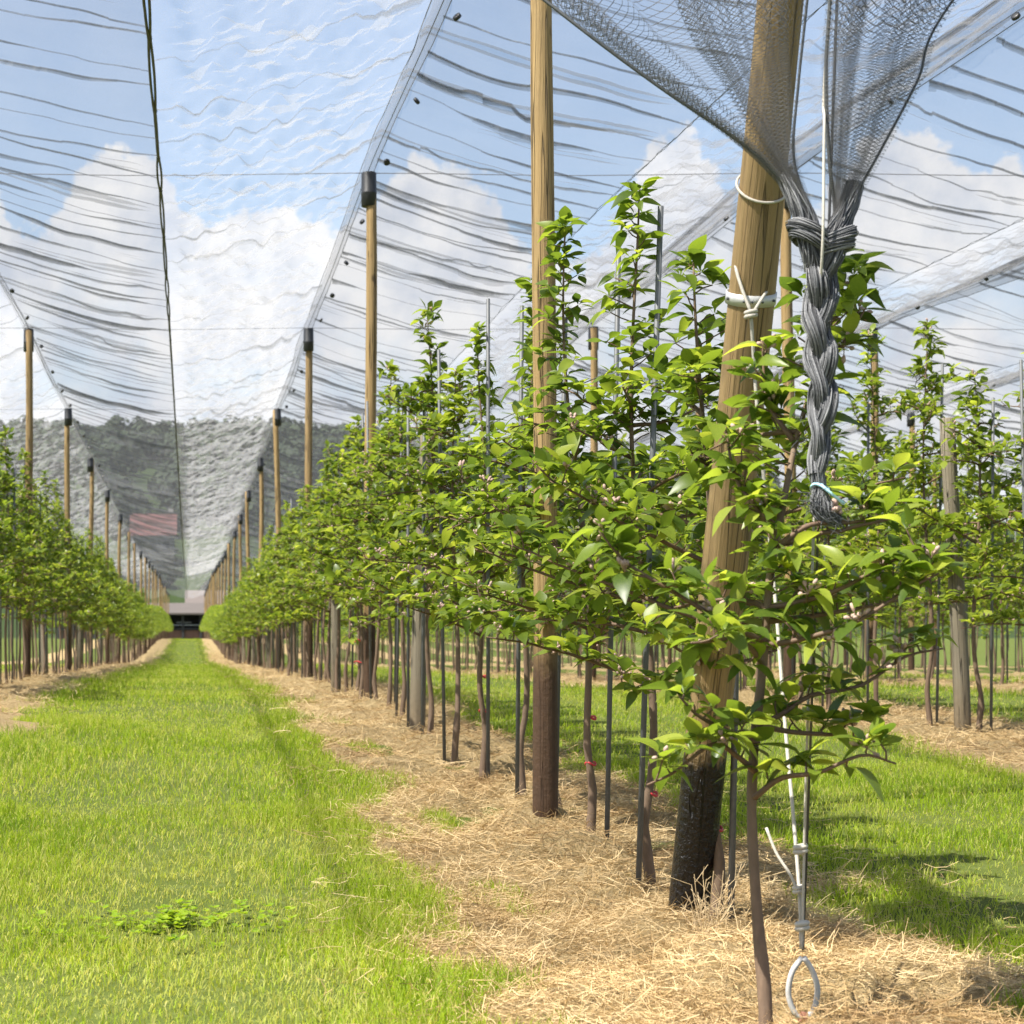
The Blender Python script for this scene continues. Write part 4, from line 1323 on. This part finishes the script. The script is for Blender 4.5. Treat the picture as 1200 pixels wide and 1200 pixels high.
def build_bundle():
    g = np.random.default_rng(77)
    root = empty('tied_net_end', P(962, 300, 4.45))
    loc = root.location.copy()
    root.location = (0, 0, 0)
    tag(root, 'grey net end gathered into two bunches and plaited into a hanging braid', 'net')
    Yn = 4.45
    nl = P(946, 262, Yn); nr = P(984, 268, Yn)
    seamz = float(ridge(5.0)) - DROP - .05
    left_edge = [P(938, 256, Yn), P(925, 225, Yn), P(872, 172, Yn + .02), P(762, 96, Yn + .06), P(638, 2, Yn + .12), Vector((.38, 4.75, 2.75)), Vector((-.27, 4.9, seamz))]
    left_right = [P(953, 262, Yn), P(944, 235, Yn), P(930, 180, Yn), P(936, 95, Yn), P(946, 0, Yn - .02), Vector((1.42, 4.32, 3.0)), Vector((1.42, 4.2, 4.25))]
    pleat_fan(root, nl, left_edge, left_right, 19, 3, .011, .042)
    r_left = [P(978, 266, Yn), P(978, 240, Yn), P(972, 190, Yn - .02), P(968, 95, Yn - .03), P(973, 0, Yn - .05), Vector((1.44, 4.3, 3.0)), Vector((1.45, 4.2, 4.25))]
    r_right = [P(992, 268, Yn), P(998, 238, Yn), P(1030, 180, Yn + .02), P(1075, 95, Yn + .05), P(1117, 0, Yn + .1), Vector((2.25, 4.7, 2.9)), Vector((3.13, 4.9, seamz))]
    pleat_fan(root, nr, r_left, r_right, 17, 9, .011, .042)
    # solid gathered necks
    yarn_tube(smooth_path([P(918, 205, Yn + .01), P(934, 236, Yn), P(945, 262, Yn), P(952, 290, Yn - .01), P(958, 315, Yn)], 22), np.interp(np.linspace(0, 1, 22), [0, .35, .7, 1], [.016, .022, .026, .026]), root, 'bunch')
    yarn_tube(smooth_path([P(1002, 215, Yn + .01), P(994, 240, Yn), P(984, 266, Yn), P(974, 290, Yn + .01), P(966, 318, Yn + .01)], 22), np.interp(np.linspace(0, 1, 22), [0, .35, .7, 1], [.018, .022, .026, .026]), root, 'bunch')
    # wraps round each neck
    for (cx, cy, tl, ph) in ((948, 272, .5, 0), (951, 284, .62, 2), (979, 280, -.42, 1), (976, 290, -.3, 3)):
        c = P(cx, cy, Yn - .004)
        pts = [c + Vector((math.cos(a) * .036, math.sin(a) * .036, -math.cos(a) * .036 * tl)) for a in np.linspace(ph, ph + 6.7, 30)]
        yarn_tube(pts, np.full(30, .0135), root, 'wrap', 14, 5, .3, 4, 20)
    # plait
    z0 = P(962, 296, Yn).z; z1 = P(962, 556, Yn).z
    n = 80; zs = np.linspace(z0, z1, n); t = np.linspace(0, 1, n)
    cx = np.interp(t, [0, .3, .6, 1], [P(965, 0, Yn).x, P(960, 0, Yn).x, P(964, 0, Yn).x, P(958, 0, Yn).x])
    for k in range(3):
        ph = t * 1.45 * 6.283 + k * 2.094
        A = np.interp(t, [0, .15, .6, 1], [.020, .018, .0155, .008])
        pts = np.stack([cx + A * np.sin(ph), Yn + .019 * np.sin(2 * ph) * np.interp(t, [0, .8, 1], [1, 1, .4]), zs], -1)
        yarn_tube(pts, np.interp(t, [0, .2, .7, 1], [.022, .0185, .0165, .011]) * (1 + .16 * np.sin(t * 17 + k * 2.3) + .08 * np.sin(t * 41 + k)), root, 'strand', 20, 8, .22, 14)
    # tuft below the tie
    yarn_tube(smooth_path([P(957, 548, Yn), P(960, 572, Yn), P(962, 590, Yn - .005), P(970, 604, Yn - .01), P(984, 612, Yn - .012)], 20), np.interp(np.linspace(0, 1, 20), [0, .3, .6, 1], [.016, .014, .026, .012]), root, 'tail')
    m = MB()
    for i in range(170):
        s = g.random()
        p = P(944 + 40 * s + g.normal(0, 3), 585 + 22 * s + g.normal(0, 7), Yn - .015 + g.normal(0, .012))
        d = Vector((g.normal(.1 + .6 * s, .7), g.normal(0, .5), g.normal(-.35, .55))).normalized()
        e = Vector(g.normal(0, .4, 3)); L = g.uniform(.012, .035)
        m.tube([p, p + d * L * .5, p + d * L + e * L * .4], .0007, 4, False)
    for i in range(140):      # loose threads along the braid and knots
        y = g.uniform(262, 560); p = P(np.interp(y, [262, 300, 560], [965, 962, 958]) + g.choice([-1, 1]) * g.uniform(8, 25), y, Yn - .02 + g.normal(0, .015))
        d = Vector(g.normal(0, 1, 3)).normalized(); e = Vector(g.normal(0, .5, 3)); L = g.uniform(.008, .022)
        m.tube([p, p + d * L * .5 + e * L * .2, p + d * L], .0006, 4, False)
    tag(m.build('frayed_threads', M['cord_dark'], root), kind='stuff')
    c = P(961, 571, Yn)
    m = MB(); m.tube([c + Vector((math.cos(a) * .018, math.sin(a) * .018, .004 * math.sin(a * 2) - .003 * math.cos(a))) for a in np.linspace(0, 12.6, 50)], .0035, 6)
    m.tube(smooth_path([P(962, 568, Yn - .02), P(970, 575, Yn - .028), P(980, 583, Yn - .028), P(989, 590, Yn - .022)], 12), .0038, 6)
    tw = m.build('twine', M['blue_tie']); tag(tw, 'pale blue twine tied round the end of the grey braid', 'twine')


build_bundle()


def knot(c, r, mat, parent, name='knot', tilt=0.3):
    m = MB()
    for k in range(2):
        m.tube([c + Vector((math.cos(a) * r * 1.5, math.sin(a) * r * 1.3, (k - .5) * r * 1.3 + tilt * r * math.cos(a))) for a in np.linspace(0, 6.283, 21)], r * .72, 8, False)
    return m.build(name, mat, parent)


def build_guys():
    top = AB + adir * 4.3
    eye = P(941, 1118, 4.66)
    cab = lambda t: top + (eye - top) * t
    # steel stay
    st = MB(); st.tube([top, cab(.5), eye + Vector((0, 0, .01))], .0032, 6)
    o = st.build('steel_stay', M['wire']); tag(o, 'dark steel stay running down behind the braid to the ground eye', 'wire')
    # white cord following the stay
    pts = [top + Vector((.04, -.02, 0)), P(972, 0, 4.42), P(966, 150, 4.41), P(964, 288, 4.39), P(955, 420, 4.50), P(954, 590, 4.52), P(949, 760, 4.52), P(944, 930, 4.6), P(941, 1060, 4.64), P(940, 1112, 4.65)]
    m = MB(); m.tube(smooth_path(pts, 50), .0032, 7)
    o = m.build('white_cord', M['rope']); tag(o, 'thin white cord hanging past the braid down to the ground eye', 'cord')
    for (x, y) in ((938, 995), (940, 1085)): knot(P(x, y, 4.63), .008, M['rope'], o)
    # rope from the post band to the eye
    Yb = 5.02
    root = empty('guy_rope', (0, 0, 0)); tag(root, 'white guy rope knotted below the post strap and running to the ground eye', 'rope')
    m = MB(); m.tube(smooth_path([P(872, 280, Yb + .13), P(863, 292, Yb + .07), P(862, 312, Yb), P(870, 340, Yb - .03), P(880, 366, Yb - .05)], 16), .0042, 8); m.build('strand', M['rope'], root)
    m = MB(); m.tube(smooth_path([P(900, 312, Yb + .13), P(907, 328, Yb + .05), P(896, 345, Yb - .02), P(884, 364, Yb - .05)], 12), .0042, 8); m.build('strand', M['rope'], root)
    m = MB(); m.tube(smooth_path([P(880, 368, Yb - .05), P(884, 432, Yb - .03), P(889, 500, 4.98), P(899, 600, 4.95), P(910, 720, 4.9), P(920, 850, 4.82), P(930, 960, 4.73), P(937, 1050, 4.67), P(939, 1112, 4.66)], 50), .0044, 8); m.build('strand', M['rope'], root)
    m = MB(); m.tube(smooth_path([P(898, 970, 4.70), P(910, 1000, 4.68), P(926, 1025, 4.66), P(936, 1048, 4.65)], 14), .0036, 8); m.build('loose_end', M['rope'], root)
    for (x, y, Y, r) in ((880, 368, Yb - .05, .008), (884, 432, Yb - .03, .009), (936, 1042, 4.66, .007)): knot(P(x, y, Y), r, M['rope'], root)
    # ground eye
    e = empty('ground_anchor', P(941, 1200, 4.66)); base = e.location.copy()
    tag(e, 'white sleeved eye loop on a rusty ground anchor in the straw', 'anchor')
    lp = [P(940, 1122, 4.655), P(928, 1140, 4.655), P(924, 1165, 4.66), P(931, 1186, 4.66), P(941, 1192, 4.66), P(953, 1184, 4.66), P(958, 1160, 4.66), P(952, 1138, 4.655), P(942, 1122, 4.65)]
    m = MB(); m.tube([Vector(p) - base for p in smooth_path(lp, 44)], .0066, 10); m.build('eye_loop', M['sleeve'], e)
    m = MB(); m.tube([P(942, 1186, 4.66) - base, P(938, 1215, 4.66) - base, P(937, 1250, 4.66) - base], [.010, .014, .014], 12); m.build('rod', M['rust'], e)
    # dry weed by the tarred foot
    g = np.random.default_rng(5); m = MB()
    for i in range(16):
        p = P(828 + g.normal(0, 6), 1112, 5.45); h = g.uniform(.08, .24)
        d = Vector((g.normal(.02, .06), g.normal(0, .04), h)); b = p + d
        m.tube([p, p + d * .5 + Vector(g.normal(0, .008, 3)), b], .0011, 4, False)
        for k in range(5):
            s = p + d * g.uniform(.4, 1); m.tube([s, s + Vector((g.normal(0, .025), g.normal(0, .02), g.uniform(.01, .05)))], .0008, 4, False)
    o = m.build('dry_weed', M['straw'] if False else M_plain('dry_stalk', (.62, .47, .27), .7, 40, .2)); tag(o, 'dry tan weed stalks standing against the black post foot', 'weed')


build_guys()
